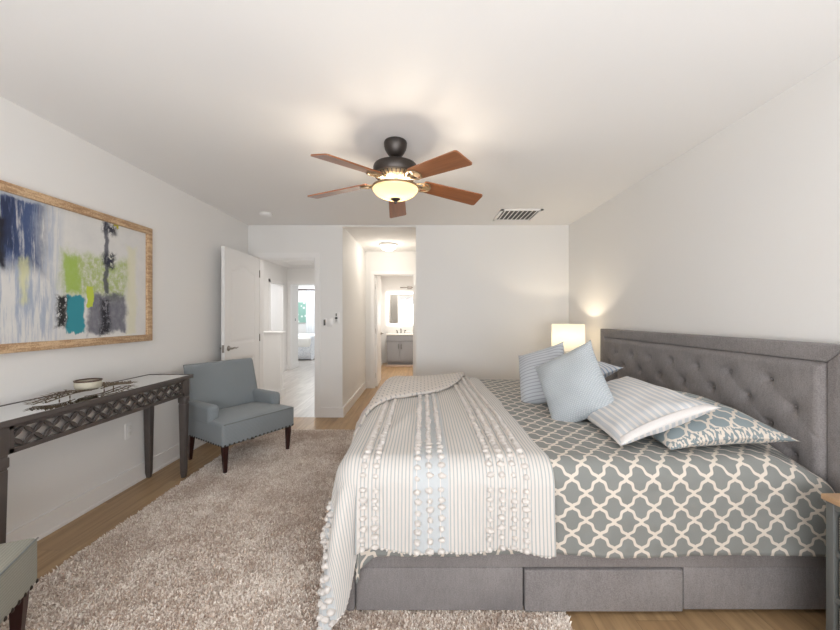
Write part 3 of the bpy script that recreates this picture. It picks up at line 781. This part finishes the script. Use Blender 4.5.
# large striped sham leaning on it
p = put_pillow('striped_pillow', 'large pale blue striped sham with white hem leaning over the trellis pillow', pillow_mesh(.80, .45, .14, 56, .04, .03, .42, .012, 9), STR_BIG, (1.135, 1.965, .79), (-.08, -1, -.0), (.90, .08, .38))
HEM = fabric('white_hem_cloth', lin(218, 214, 212), 500, .05)
q = MB()
def hemf(u, v):
    x = .93 + .075 * u; y = v * 2 - 1
    ex = 1 - .04 * (1 - y * y) * abs(x); ey = 1 - .04 * (1 - min(1, x * x)) * abs(y)
    th = .07 * (max(0, 1 - min(1, x * x)) * (1 - y * y)) ** .42
    return (x * ex * .40 * (1.010), y * ey * .225, th + .004)
q.grid(8, 30, hemf); solid(q.build('hem', HEM, p), .004)
# far sham
p = put_pillow('striped_pillow', 'white and blue striped pillow at the headboard, farthest from the camera', pillow_mesh(.66, .50, .17, 40, .04, .05, .42, .01, 4), STR_FAR, (1.27, 2.98, .79), (.0, -1, 0.04), (.9, 0, .34))
# knobbly cushion with tassels
p = put_pillow('knobbly_cushion', 'pale blue knobbly weave cushion standing between the striped cushion and the big sham', pillow_mesh(.39, .43, .20, 50, .05, .05, .40, .01, 12), KNOB,
               ctr(573, 386, 2.12), (.68, -.58, .50), (.12, .38, .9))
# ticking cushion
p2 = put_pillow('ticking_cushion', 'grey blue ticking striped cushion standing near the bedside lamp, leftmost on the bed', pillow_mesh(.38, .41, .17, 50, .05, .05, .42, .01, 21), STR_SM,
               ctr(542, 376, 2.52), (.62, -.72, .34), (.22, .30, .9))

# ------------------------------------------------------------------ console table
ct = thing('console_table', 'long charcoal console table with mirrored top and fretwork apron along the left wall', 'console table', (0, 0, 0))
TX0, TX1, TY0, TY1, TZ = -2.216, -1.855, 1.52, 2.835, .815
fwid = .028
b = MB()
b.b2((TX0, TY0, TZ - .028), (TX1, TY1, TZ - .006), bevel=.003)
for a, c in (((TX0, TY0, TZ - .008), (TX0 + .012, TY1, TZ)), ((TX1 - .014, TY0, TZ - .008), (TX1, TY1, TZ)), ((TX0, TY0, TZ - .008), (TX1, TY0 + .014, TZ)), ((TX0, TY1 - .014, TZ - .008), (TX1, TY1, TZ))): b.b2(a, c, bevel=.002)
b.build('tabletop', GREYWOOD, ct)
MB().b2((TX0 + .012, TY0 + .014, TZ - .006), (TX1 - .014, TY1 - .014, TZ - .0025)).build('mirror_top', MIRROR, ct)
AZ0, AZ1 = .655, TZ - .028; AX = TX1 - .022
lw = .028
def tleg(x, y):
    l = MB(); l.box((x, y, (AZ0 + AZ1) / 2), (lw * 2, lw * 2, AZ1 - AZ0), bevel=.002)
    l.taper((x, y, .645), (x, y, .655), .024, .024); l.box((x, y, .620), (lw * 2 + .004, lw * 2 + .004, .05), bevel=.008); l.taper((x, y, .582), (x, y, .597), .023, .023)
    l.taper((x, y, .04), (x, y, .585), .0195, .028, .25); l.taper((x, y, 0), (x, y, .04), .014, .0195, .25)
    return l.build('leg', GREYWOOD, ct)
for x in (AX - lw, TX0 + .004 + lw):
    for y in (TY0 + .015 + lw, TY1 - .015 - lw): tleg(x, y)
ay0, ay1 = TY0 + .015 + 2 * lw, TY1 - .015 - 2 * lw
b = MB()
b.b2((AX - .022, ay0, AZ1 - .020), (AX - .002, ay1, AZ1)); b.b2((AX - .022, ay0, AZ0), (AX - .002, ay1, AZ0 + .022))
b.b2((AX - .022, ay0, AZ0), (AX - .002, ay0 + .02, AZ1)); b.b2((AX - .022, ay1 - .02, AZ0), (AX - .002, ay1, AZ1))
b.build('apron_frame', GREYWOOD, ct)
b = MB(); b.b2((TX0 + .02, ay0, AZ0), (TX0 + .035, ay1, AZ1)); b.b2((TX0 + .06, TY0 + .02, AZ0), (AX - .05, TY0 + .035, AZ1)); b.b2((TX0 + .06, TY1 - .035, AZ0), (AX - .05, TY1 - .02, AZ1))
b.build('rear_apron', GREYWOOD, ct)
m = NT('antiqued_mirror'); MIR2 = m.fin((.9, .9, .9), .35, 1.0)
MB().b2((AX - .026, ay0 + .01, AZ0 + .01), (AX - .020, ay1 - .01, AZ1 - .01)).build('mirror_backing', MIR2, ct)
n_p = 13; fy0, fy1, fz0, fz1 = ay0 + .02, ay1 - .02, AZ0 + .022, AZ1 - .020; pp = (fy1 - fy0) / n_p; zc = (fz0 + fz1) / 2
b = MB(); bt_ = MB()
def petal(y0, z0, y1, z1, wid):
    L = math.hypot(y1 - y0, z1 - z0); ux, uz = (y1 - y0) / L, (z1 - z0) / L; poly = []
    for k in range(11): tt = k / 10; d = wid * math.sin(PI * tt); poly.append((y0 + ux * L * tt - uz * d, z0 + uz * L * tt + ux * d))
    for k in range(9, 0, -1): tt = k / 10; d = -wid * math.sin(PI * tt); poly.append((y0 + ux * L * tt - uz * d, z0 + uz * L * tt + ux * d))
    M = Matrix(((0, 0, 1, 0), (1, 0, 0, 0), (0, 1, 0, 0), (0, 0, 0, 1)))
    b.prism(poly, AX - .018, AX - .007, M)
    r = [(AX - .006, p[0], p[1]) for p in poly[:11]]; bt_.tube(r, .0018, 5)
    r = [(AX - .006, p[0], p[1]) for p in [poly[0]] + poly[:10:-1] + [poly[10]]]; bt_.tube(r, .0018, 5)
for k in range(n_p + 1):
    yc = fy0 + k * pp
    for sy in (-1, 1):
        if (k == 0 and sy < 0) or (k == n_p and sy > 0): continue
        for sz in (-1, 1): petal(yc, zc, yc + sy * pp / 2, zc + sz * (fz1 - fz0) / 2, .0075)
ft = b.build('fretwork', GREYWOOD, ct); bt_.build('fretwork_edge', GREYWOOD, ft)

# centrepiece: leafy metal branches holding a candle bowl
cx, cy = -2.035, 2.13
cp = thing('leaf_centrepiece', 'bronze leafy branch centrepiece lying along the console table', 'centrepiece', (cx, cy, TZ))
LEAFM = plain('antique_bronze_leaf', lin(120, 104, 84), .45, .5, .2, 90)
b = MB(); lf = MB()
for k, (dx, sgn) in enumerate(((.0, 1), (-.05, 1), (.05, 1), (.0, -1), (-.05, -1), (.05, -1))):
    pts = [(dx * (1 - .3 * i / 8), sgn * (.03 + .27 * i / 8 * (1 - abs(dx) * 2)), .010 + .014 * math.sin(PI * (.25 + i / 9)) + .001 * k) for i in range(9)]
    b.tube(pts, .0028, 6)
    for i in range(1, 9):
        for s in (-1, 1):
            for rep in range(2):
                p_ = Vector(pts[i]) + Vector((0, sgn * rep * .012, 0)); q_ = p_ + Vector((s * random.uniform(.018, .032), sgn * .02, random.uniform(.004, .016)))
                mid = (p_ + q_) / 2; d = (q_ - p_).normalized(); sd = d.cross(Vector((0, 0, 1))).normalized() * .006; up = Vector((0, 0, .002))
                lf.add([p_, mid + sd, q_, mid - sd, mid + up, mid - up * .5], [(0, 1, 4), (1, 2, 4), (2, 3, 4), (3, 0, 4), (1, 0, 5), (2, 1, 5), (3, 2, 5), (0, 3, 5)], False)
b.build('branch', LEAFM, cp); lf.build('leaves', LEAFM, cp)
q = MB()
for sx, sy in ((.03, .14), (-.03, .14), (.03, -.14), (-.03, -.14)): q.tube([(sx, sy, .0), (sx, sy, .018)], .003, 6)
q.tube([(0.045 * math.cos(a), .045 * math.sin(a), .026) for a in np.linspace(0, 2 * PI, 25)], .003, 6)
q.build('feet', LEAFM, cp)
bw = thing('candle_bowl', 'round cream candle bowl with a brown rim on the leafy centrepiece', 'bowl', (cx, cy, TZ + .030))
MB().lathe([(0, 0), (.054, 0), (.061, .005), (.063, .025), (.063, .046), (.060, .047), (.059, .040), (0, .040)], seg=40).build('bowl_body', plain('cream_stoneware', lin(196, 190, 172), .5, 0, .06, 40), bw)
MB().lathe([(.063, .043), (.0655, .046), (.0655, .052), (.060, .053), (.058, .046)], seg=40).build('rim', plain('brown_rim', lin(78, 56, 42), .5), bw)
MB().lathe([(0, .042), (.059, .042), (.059, .045), (0, .046)], seg=40).build('wax', plain('cream_wax', lin(205, 198, 180), .4), bw)

# ------------------------------------------------------------------ painting
pt = thing('abstract_painting', 'wide abstract painting in a light wood frame above the console table', 'painting', (XL, 0, 0))
PY0, PY1, PZ0, PZ1 = 1.32, 2.825, 1.088, 1.988; fw_ = .050
m = NT('pale_oak_frame'); c = m.coord(); gr = m.noise(m.mapping(c, (60, 8, 60)), 1, 4, .6); sp = m.noise(c, 140, 2, .6)
FR = m.fin(m.mix(m.ss(m.math('ADD', m.math('MULTIPLY', gr, .6), m.math('MULTIPLY', sp, .4)), .38, .62), lin(164, 128, 94), lin(212, 182, 146)), .55)
b = MB()
for a, c_ in (((.001, PY0, PZ0), (.040, PY1, PZ0 + fw_)), ((.001, PY0, PZ1 - fw_), (.040, PY1, PZ1)), ((.001, PY0, PZ0), (.0395, PY0 + fw_, PZ1)), ((.001, PY1 - fw_, PZ0), (.0395, PY1, PZ1))): b.b2(a, c_, bevel=.003)
b.build('frame', FR, pt)
m = NT('abstract_paint'); c = m.coord(); _, Y, Z = m.sep(c)
wv = m.noise(m.comb(m.math('MULTIPLY', Y, 34), m.math('MULTIPLY', Z, 2.6)), 1, 6, .68)
wh = m.noise(m.comb(m.math('MULTIPLY', Y, 9), m.math('MULTIPLY', Z, 7)), 1, 6, .7)
fine = m.noise(m.comb(m.math('MULTIPLY', Y, 34), m.math('MULTIPLY', Z, 22)), 1, 7, .78)
dst = m.noise(m.comb(m.math('MULTIPLY', Y, 7), m.math('MULTIPLY', Z, 6)), 1, 5, .65); dst2 = m.noise(m.comb(m.math('MULTIPLY', Y, 9), m.math('MULTIPLY', Z, 5), 3.0), 1, 5, .65)
Y = m.math('ADD', Y, m.math('MULTIPLY', m.math('SUBTRACT', dst, .5), .09)); Z = m.math('ADD', Z, m.math('MULTIPLY', m.math('SUBTRACT', dst2, .5), .12))
def boxm(y0, y1, z0, z1, soft=.012, amp=.04, src=None):
    dn = m.math('MULTIPLY', m.math('SUBTRACT', src if src is not None else wv, .5), amp)
    dy = m.math('SUBTRACT', m.math('ABSOLUTE', m.math('SUBTRACT', Y, (y0 + y1) / 2)), (y1 - y0) / 2)
    dz = m.math('SUBTRACT', m.math('ABSOLUTE', m.math('SUBTRACT', Z, (z0 + z1) / 2)), (z1 - z0) / 2)
    d = m.math('ADD', m.math('MAXIMUM', dy, dz), dn)
    return m.math('SUBTRACT', 1.0, m.ss(d, -soft, soft))
def AND(a, b): return m.math('MULTIPLY', a, b)
streak = m.ss(wv, .44, .62)
colr = m.mix(wh, lin(232, 230, 226), lin(205, 206, 206))
colr = m.mix(m.math('MULTIPLY', AND(boxm(1.2, 2.12, 1.1, 1.98, .08, .2), streak), .75), colr, lin(140, 158, 186))
colr = m.mix(AND(boxm(1.2, 2.02, 1.55, 1.97, .06, .35), m.ss(wv, .33, .5)), colr, lin(66, 84, 124))
colr = m.mix(AND(boxm(1.2, 1.90, 1.62, 1.93, .03, .25), m.ss(wv, .42, .55)), colr, lin(34, 46, 78))
colr = m.mix(boxm(1.2, 1.845, 1.55, 1.80, .02, .12), colr, lin(24, 26, 40))
colr = m.mix(m.math('MULTIPLY', boxm(1.905, 1.945, 1.35, 1.60, .02, .08), .7), colr, lin(214, 214, 158))
colr = m.mix(m.math('MULTIPLY', boxm(1.80, 2.03, 1.925, 1.96, .01, .06), .8), colr, lin(196, 202, 212))
colr = m.mix(m.math('MULTIPLY', AND(boxm(2.14, 2.60, 1.42, 1.68, .05, .18, wh), m.ss(fine, .3, .6)), .85), colr, lin(160, 180, 92))
colr = m.mix(m.math('MULTIPLY', boxm(2.15, 2.24, 1.44, 1.67, .02, .08), .9), colr, lin(158, 186, 84))
colr = m.mix(boxm(2.16, 2.275, 1.175, 1.415, .008, .05), colr, lin(48, 142, 156))
colr = m.mix(m.math('MULTIPLY', boxm(2.30, 2.59, 1.165, 1.435, .02, .09, wh), m.math('ADD', .55, m.math('MULTIPLY', fine, .5)), clamp=True), colr, lin(70, 72, 94))
colr = m.mix(AND(boxm(2.38, 2.46, 1.15, 1.40, .02, .12, fine), m.ss(fine, .42, .5)), colr, lin(24, 24, 36))
colr = m.mix(AND(boxm(2.10, 2.165, 1.22, 1.41, .015, .10, fine), m.ss(fine, .40, .48)), colr, lin(26, 28, 30))
colr = m.mix(m.math('MULTIPLY', boxm(2.415, 2.445, 1.44, 1.94, .008, .03, fine), .85), colr, lin(60, 62, 80))
colr = m.mix(AND(boxm(2.40, 2.50, 1.62, 1.72, .02, .14, fine), m.ss(fine, .46, .5)), colr, lin(40, 42, 60))
colr = m.mix(AND(boxm(2.40, 2.52, 1.86, 1.94, .02, .10, fine), m.ss(fine, .44, .5)), colr, lin(44, 46, 60))
colr = m.mix(boxm(2.50, 2.535, 1.915, 1.94, .004, .01), colr, lin(176, 168, 40))
colr = m.mix(m.math('MULTIPLY', boxm(2.60, 2.68, 1.15, 1.8, .02, .06), .35), colr, lin(222, 218, 160))
colr = m.mix(boxm(2.285, 2.335, 1.34, 1.492, .003, .006), colr, lin(190, 204, 74))
m.bump(fine, .3, .002)
MB().b2((.005, PY0 + .02, PZ0 + .02), (.022, PY1 - .02, PZ1 - .02)).build('canvas', m.fin(colr, .6), pt)

# ------------------------------------------------------------------ armchairs
_n = MB().lathe([(.0, .005), (.005, .004), (.009, .0)], seg=8).build('nailhead', BRONZE); NAIL = _n.data; bpy.data.objects.remove(_n)
SEAM = fabric('dark_seam_cord', lin(112, 116, 116))
def armchair(label, loc, rz, mat):
    t = thing('armchair', label, 'armchair', loc, rz, 'low armchairs with nailhead trim')
    W_, D_ = .68, .62; z0, z1 = .215, .400
    # base of the seat
    MB().b2((-W_ / 2, -D_ / 2, z0), (W_ / 2, D_ / 2 - .02, z1), bevel=.022, seg=4).build('seat_base', mat, t)
    def cush(u, v):
        x = u * 2 - 1; y = v * 2 - 1; e = (max(0, 1 - x ** 6) * max(0, 1 - y ** 6)) ** .5
        return (x * (W_ / 2 - .004), -D_ / 2 + .004 + (y + 1) / 2 * (D_ - .12), z1 - .022 + .030 * e + .020 * (1 - x * x) * (1 - y * y))
    q = MB().grid(40, 40, cush); 
    q.build('seat', mat, t)
    pts = [(-W_ / 2 + .012, -D_ / 2 - .0, z1 - .006)] + [(x, -D_ / 2 + .001, z1 - .006) for x in np.linspace(-W_ / 2 + .03, W_ / 2 - .03, 12)] + [(W_ / 2 - .012, -D_ / 2, z1 - .006)]
    MB().tube(pts, .0035, 6).build('seat_piping', SEAM, t)
    # backrest: rounded slab leaning back, a bit wider at the top
    def back(u, v, s):
        h = v; x = (u * 2 - 1)
        zz = .30 + h * .54; lean = .03 + .13 * h ** 1.1; wid = (W_ / 2 - .005) - .012 * h
        rx = min(1, (1 - abs(x)) / .09); rz_ = min(1, (1 - h) / .08); rr = math.sqrt(max(0, 1 - (1 - rx) ** 2)) * math.sqrt(max(0, 1 - (1 - rz_) ** 2))
        th = .045 * rr + .012 * (1 - x * x) * math.sin(PI * min(1, h * 1.1)) * (1 if s < 0 else 0)
        return (x * wid, D_ / 2 - .115 + lean + s * th, zz - .016 * (1 - rr) * h)
    q = MB()
    q.grid(40, 40, lambda u, v: back(u, v, -1)); q.grid(40, 40, lambda u, v: back(u, v, 1), flip=True)
    q.build('backrest', mat, t)
    for s in (-1, 1):
        q = MB(); xa = s * (W_ / 2 - .044)
        q.box((xa, .085, .435), (.095, .39, .165), bevel=.034, seg=6)
        q.build('armrest', mat, t)
    # nailheads
    def nail(x, y, nx, ny):
        M = Matrix.Translation((x, y, z0 + .014)) @ Vector((0, 0, 1)).rotation_difference(Vector((nx, ny, 0))).to_matrix().to_4x4()
        o = bpy.data.objects.new('nailhead', NAIL); COL.objects.link(o); o.parent = t; o.matrix_local = M
    k = 18
    for i in range(k): nail(-W_ / 2 + .02 + (W_ - .04) * i / (k - 1), -D_ / 2, 0, -1)
    for i in range(16):
        y = -D_ / 2 + .02 + (D_ - .06) * i / 15; nail(-W_ / 2, y, -1, 0); nail(W_ / 2, y, 1, 0)
    for sx in (-1, 1):
        MB().taper((sx * (W_ / 2 - .045), -D_ / 2 + .045, 0), (sx * (W_ / 2 - .04), -D_ / 2 + .04, z0 + .01), .012, .022, .1).build('leg', ESP, t)
        MB().taper((sx * (W_ / 2 - .045), D_ / 2 - .02, -.012), (sx * (W_ / 2 - .04), D_ / 2 - .06, z0 + .01), .012, .022, .1).build('leg', ESP, t)
    return t
def chair_fab(name, col):
    m = NT(name); c = m.coord(); x, y, z = m.sep(c)
    r = m.math('SINE', m.math('MULTIPLY', m.math('ADD', y, z), 2 * PI / .011)); n = m.noise(c, 350, 2, .7)
    m.bump(m.math('ADD', m.math('MULTIPLY', r, .4), n), .35, .002)
    return m.fin(m.mix(m.math('ADD', m.math('MULTIPLY', n, .7), m.math('MULTIPLY', r, .22), clamp=True), tuple(v * .78 for v in col), tuple(v * 1.2 for v in col)), .92, Sheen_Weight=.12)
CF1 = chair_fab('slate_blue_rib_fabric', lin(138, 145, 149)); CF2 = chair_fab('warm_lit_rib_fabric', lin(150, 149, 137))  # second colour tints the same rib fabric for its warmer, greener light
def chair_at(corner_far, ang, right=True):
    # place so that the local front corner (sx*W/2, -D/2) is at the given floor point
    sx = 1 if right else -1; R_ = Matrix.Rotation(ang, 2); v = R_ @ Vector((sx * .34, -.31)); return (corner_far[0] - v[0], corner_far[1] - v[1])
a1 = math.radians(58.5); x, y = chair_at((-1.575, 2.755), a1, False)
armchair('slate blue low armchair with nailhead trim beside the console table and door', (x, y, .025), a1, CF1)
a2 = math.radians(115); x, y = chair_at((-1.515, 1.385), a2, True)
armchair('ribbed armchair, greenish warm light painted into its grey fabric, cut off at the lower left corner of the photo', (x, y, .02), a2, CF2)

# ------------------------------------------------------------------ ceiling fan
fx, fy = -.18, 2.325
fan = thing('ceiling_fan', 'bronze ceiling fan with five wooden blades and a lit glass bowl', 'ceiling fan', (fx, fy, H))
MB().lathe([(0, 0), (.074, 0), (.077, -.008), (.075, -.03), (.070, -.05), (.058, -.072), (.045, -.09), (.03, -.098), (0, -.10)], seg=36).build('canopy', BRONZE, fan)
MB().lathe([(.0, -.10), (.013, -.10), (.013, -.125), (.026, -.132), (.026, -.145), (0, -.145)], seg=20).build('downrod', BRONZE, fan)
MB().lathe([(0, -.146), (.08, -.147), (.125, -.152), (.142, -.160), (.147, -.170), (.147, -.220), (.140, -.227), (.0, -.228)], seg=48).build('motor_housing', BRONZE, fan)
LBR = plain('antique_brass_trim', lin(150, 128, 98), .4, .5, .15, 60)
b = MB().lathe([(.0, -.228), (.134, -.228), (.112, -.244), (.085, -.255), (.05, -.264), (0, -.264)], seg=40); b.build('switch_cap', LBR, fan)
b = MB()
for k in range(30):
    a = 2 * PI * k / 30; c_, s_ = math.cos(a), math.sin(a)
    b.tube([(.136 * c_, .136 * s_, -.228), (.118 * c_, .118 * s_, -.243), (.088 * c_, .088 * s_, -.257)], .0035, 5)
b.build('vent_rib', BRONZE, fan)
b = MB().lathe([(.0, -.262), (.032, -.262), (.032, -.300), (.026, -.305), (0, -.305)], seg=24).lathe([(.146, -.304), (.150, -.300), (.158, -.302), (.161, -.308), (.157, -.314), (.148, -.313), (.146, -.304)], seg=48)
for k in range(3): a = k * 2 * PI / 3 + .9; b.tube([(.03 * math.cos(a), .03 * math.sin(a), -.297), (.15 * math.cos(a), .15 * math.sin(a), -.306)], .006, 8)
b.build('light_fitter', LBR, fan)
m = NT('frosted_amber_glass'); ob = m.n['Material Output']; tr = m.n.new('ShaderNodeBsdfTranslucent'); tr.inputs[0].default_value = (.30, .24, .17, 1)
em = m.n.new('ShaderNodeEmission'); em.inputs[0].default_value = (1.0, .80, .50, 1); em.inputs[1].default_value = .28
df = m.n.new('ShaderNodeBsdfGlossy'); df.inputs['Roughness'].default_value = .15; df.inputs[0].default_value = (1, .95, .85, 1)
mxx = m.n.new('ShaderNodeMixShader'); mxx.inputs[0].default_value = .06; m.link(tr.outputs[0], mxx.inputs[1]); m.link(df.outputs[0], mxx.inputs[2])
ad = m.n.new('ShaderNodeAddShader'); m.link(mxx.outputs[0], ad.inputs[0]); m.link(em.outputs[0], ad.inputs[1]); m.link(ad.outputs[0], ob.inputs[0])
BOWLG = m.m
solid(MB().lathe([(.150, -.310), (.146, -.322), (.130, -.342), (.100, -.360), (.065, -.371), (.03, -.377), (0, -.378)], seg=48).build('light_bowl', BOWLG, fan), .003)
MB().lathe([(0, -.366), (.030, -.370), (.036, -.378), (.022, -.388), (.010, -.394), (.009, -.402), (.005, -.410), (0, -.411)], seg=20).build('finial', BRONZE, fan)
BULB = emis('lit_bulb', (1, .82, .55), 9)
for k in range(2):
    a = PI * .12 + k * PI; p_ = (.062 * math.cos(a), .062 * math.sin(a))
    MB().lathe([(0, -.305), (.012, -.306), (.014, -.315), (.026, -.328), (.022, -.342), (0, -.348)], (p_[0], p_[1], 0), 16).build('bulb', BULB, fan)
    l = light('fan_bulb', 'POINT', (p_[0] * .9, p_[1] * .9, -.328), 9.0, (1.0, .86, .68), .035); l.parent = fan
m = NT('cherry_blade_wood'); c = m.coord(); gr = m.noise(m.mapping(c, (2.5, 45, 10)), 1, 4, .6)
BLADE = m.fin(m.mix(gr, lin(112, 66, 40), lin(176, 112, 70)), .32, Coat_Weight=.3)
def roundrect(x0, x1, w0, w1, r, n=5):
    pts = []
    for cx_, cy_, a0 in ((x1 - r, w1 / 2 - r, 0), (x0 + r, w0 / 2 - r, PI / 2), (x0 + r, -w0 / 2 + r, PI), (x1 - r, -w1 / 2 + r, 1.5 * PI)):
        for k in range(n + 1): a = a0 + PI / 2 * k / n; pts.append((cx_ + r * math.cos(a), cy_ + r * math.sin(a)))
    return pts
for k, ang in enumerate((-49.5, 20, 92.5, 166, 234)):
    A = math.radians(ang); droop = math.radians(6.0); pitch = math.radians(-13)
    M = Matrix.Rotation(A, 4, 'Z') @ Matrix.Translation((0, 0, -.250)) @ Matrix.Rotation(droop, 4, 'Y')
    Mb = M @ Matrix.Rotation(pitch, 4, 'X')
    bl = MB().prism(roundrect(.19, .625, .118, .142, .016), -.004, .004); bo = bl.build('blade', BLADE, fan); bo.matrix_local = Mb
    ir = MB()
    ir.tube([(.10, 0, .002), (.14, .0, -.010), (.19, 0, -.010)], [.010, .009, .008], 8)
    for s in (-1, 1):
        ir.tube([(.13, 0, -.010), (.155, s * .030, -.011), (.19, s * .048, -.010), (.225, s * .042, -.008), (.245, s * .012, -.007)], .0055, 7)
    ir.prism(roundrect(.19, .25, .05, .03, .008), -.010, -.0045)
    io = ir.build('blade_bracket', LBR, fan); io.matrix_local = Mb

# ------------------------------------------------------------------ bedside lamp and far nightstand
lx, ly = 1.575, 3.79
t = thing('white_nightstand', 'white nightstand hidden behind the pillows beside the bed', 'nightstand', (1.60, 3.80, 0))
NSH = .60
MB().b2((-.23, -.24, NSH - .03), (.23, .24, NSH), bevel=.004).build('top', WHITE, t)
MB().b2((-.21, -.22, .12), (.23, .22, NSH - .03)).build('body', WHITE, t)
for z in (.15, .37):
    dd = MB().b2((-.228, -.20, z), (-.21, .20, z + .19), bevel=.003).build('drawer', WHITE, t); MB().tube([(-.238, -.03, z + .1), (-.238, .03, z + .1)], .006, 8).build('handle', NICKEL, dd)
for sx in (-.18, .2):
    for sy in (-.19, .19): MB().taper((sx, sy, 0), (sx, sy, .13), .014, .02).build('leg', WHITE, t)
lamp = thing('bedside_lamp', 'lit white drum shade lamp with a round ceramic base in the corner', 'lamp', (lx, ly, NSH))
MB().lathe([(0, 0), (.065, 0), (.07, .008), (.06, .02), (.05, .03), (.085, .07), (.105, .13), (.098, .19), (.068, .245), (.035, .275), (.022, .285), (.022, .30), (0, .30)], seg=40).build('base', WHITE, lamp)
m = NT('lit_linen_shade'); ob = m.n['Material Output']; tr = m.n.new('ShaderNodeBsdfTranslucent'); tr.inputs[0].default_value = (.62, .58, .50, 1)
df = m.n.new('ShaderNodeBsdfDiffuse'); df.inputs[0].default_value = (.85, .80, .72, 1); em = m.n.new('ShaderNodeEmission'); em.inputs[0].default_value = (1.0, .90, .72, 1); em.inputs[1].default_value = .22
mxx = m.n.new('ShaderNodeMixShader'); mxx.inputs[0].default_value = .4; m.link(tr.outputs[0], mxx.inputs[1]); m.link(df.outputs[0], mxx.inputs[2])
ad = m.n.new('ShaderNodeAddShader'); m.link(mxx.outputs[0], ad.inputs[0]); m.link(em.outputs[0], ad.inputs[1]); m.link(ad.outputs[0], ob.inputs[0])
solid(MB().lathe([(.169, .318), (.166, .598)], seg=56).build('lamp_shade', m.m, lamp), .003)
q = MB()
for k in range(3): a = k * 2 * PI / 3; q.tube([(0, 0, .56), (.164 * math.cos(a), .164 * math.sin(a), .585)], .002, 5)
q.tube([(0, 0, .30), (0, 0, .40)], .012, 8); q.tube([(.02, 0, .40), (.035, 0, .46), (.02, 0, .56), (-.02, 0, .56), (-.035, 0, .46), (-.02, 0, .40)], .0018, 5)
q.build('harp', NICKEL, lamp)
MB().lathe([(0, .39), (.014, .40), (.028, .435), (.026, .465), (0, .485)], seg=18).build('bulb', BULB, lamp)
l = light('bedside_bulb', 'POINT', (0, 0, .475), 7.5, (1.0, .84, .62), .03); l.parent = lamp

# ------------------------------------------------------------------ near nightstand with baskets
ns = thing('basket_nightstand', 'grey nightstand with tan wooden top and woven basket drawers at the right edge', 'nightstand', (0, 0, 0))
NX0, NX1, NY0, NY1, NZ = 1.520, 1.845, .86, 1.322, .612
TAN = plain('tan_wood_top', lin(186, 152, 118), .4, 0, .12, 30); NG = plain('slate_grey_paint', lin(100, 102, 100), .5, 0, .05)
MB().b2((NX0 - .008, NY0 - .01, NZ - .022), (NX1, NY1 + .008, NZ), bevel=.003).build('top', TAN, ns)
for x in (NX0 + .018, NX1 - .02):
    for y in (NY0 + .018, NY1 - .018): MB().b2((x - .018, y - .010, 0), (x + .018, y + .016, NZ - .022), bevel=.002).build('leg', NG, ns)
for z in (.055, .225, .395): MB().b2((NX0 + .006, NY0 + .01, z), (NX1 - .01, NY1 - .01, z + .02)).build('shelf', NG, ns)
MB().b2((NX0 + .002, NY0 + .02, NZ - .045), (NX0 + .02, NY1 - .02, NZ - .022)).b2((NX0 + .02, NY1 - .012, .06), (NX1 - .02, NY1 - .004, NZ - .03)).build('side_panel', NG, ns)
m = NT('grey_wicker'); c = m.coord(); x, y, z = m.sep(c)
wk = m.math('MULTIPLY', m.math('SINE', m.math('MULTIPLY', y, 2 * PI / .018)), m.math('SINE', m.math('MULTIPLY', z, 2 * PI / .009))); m.bump(wk, .8, .006)
WICK = m.fin(m.mix(m.ss(wk, -.5, .6), lin(112, 104, 98), lin(190, 184, 178)), .9)
for k, z in enumerate((.077, .247, .417)):
    o = MB().b2((NX0 + .008, NY0 + .045, z), (NX1 - .03, NY1 - .031, z + (.135 if k == 2 else .14)), bevel=.012, seg=3).build('wicker_basket', WICK)
    tag(o, ('woven grey wicker basket on the bottom shelf of the right edge nightstand', 'woven grey wicker basket on the middle shelf of the right edge nightstand', 'woven grey wicker basket just under the tan nightstand top')[k], 'basket', 'wicker baskets in the nightstand')
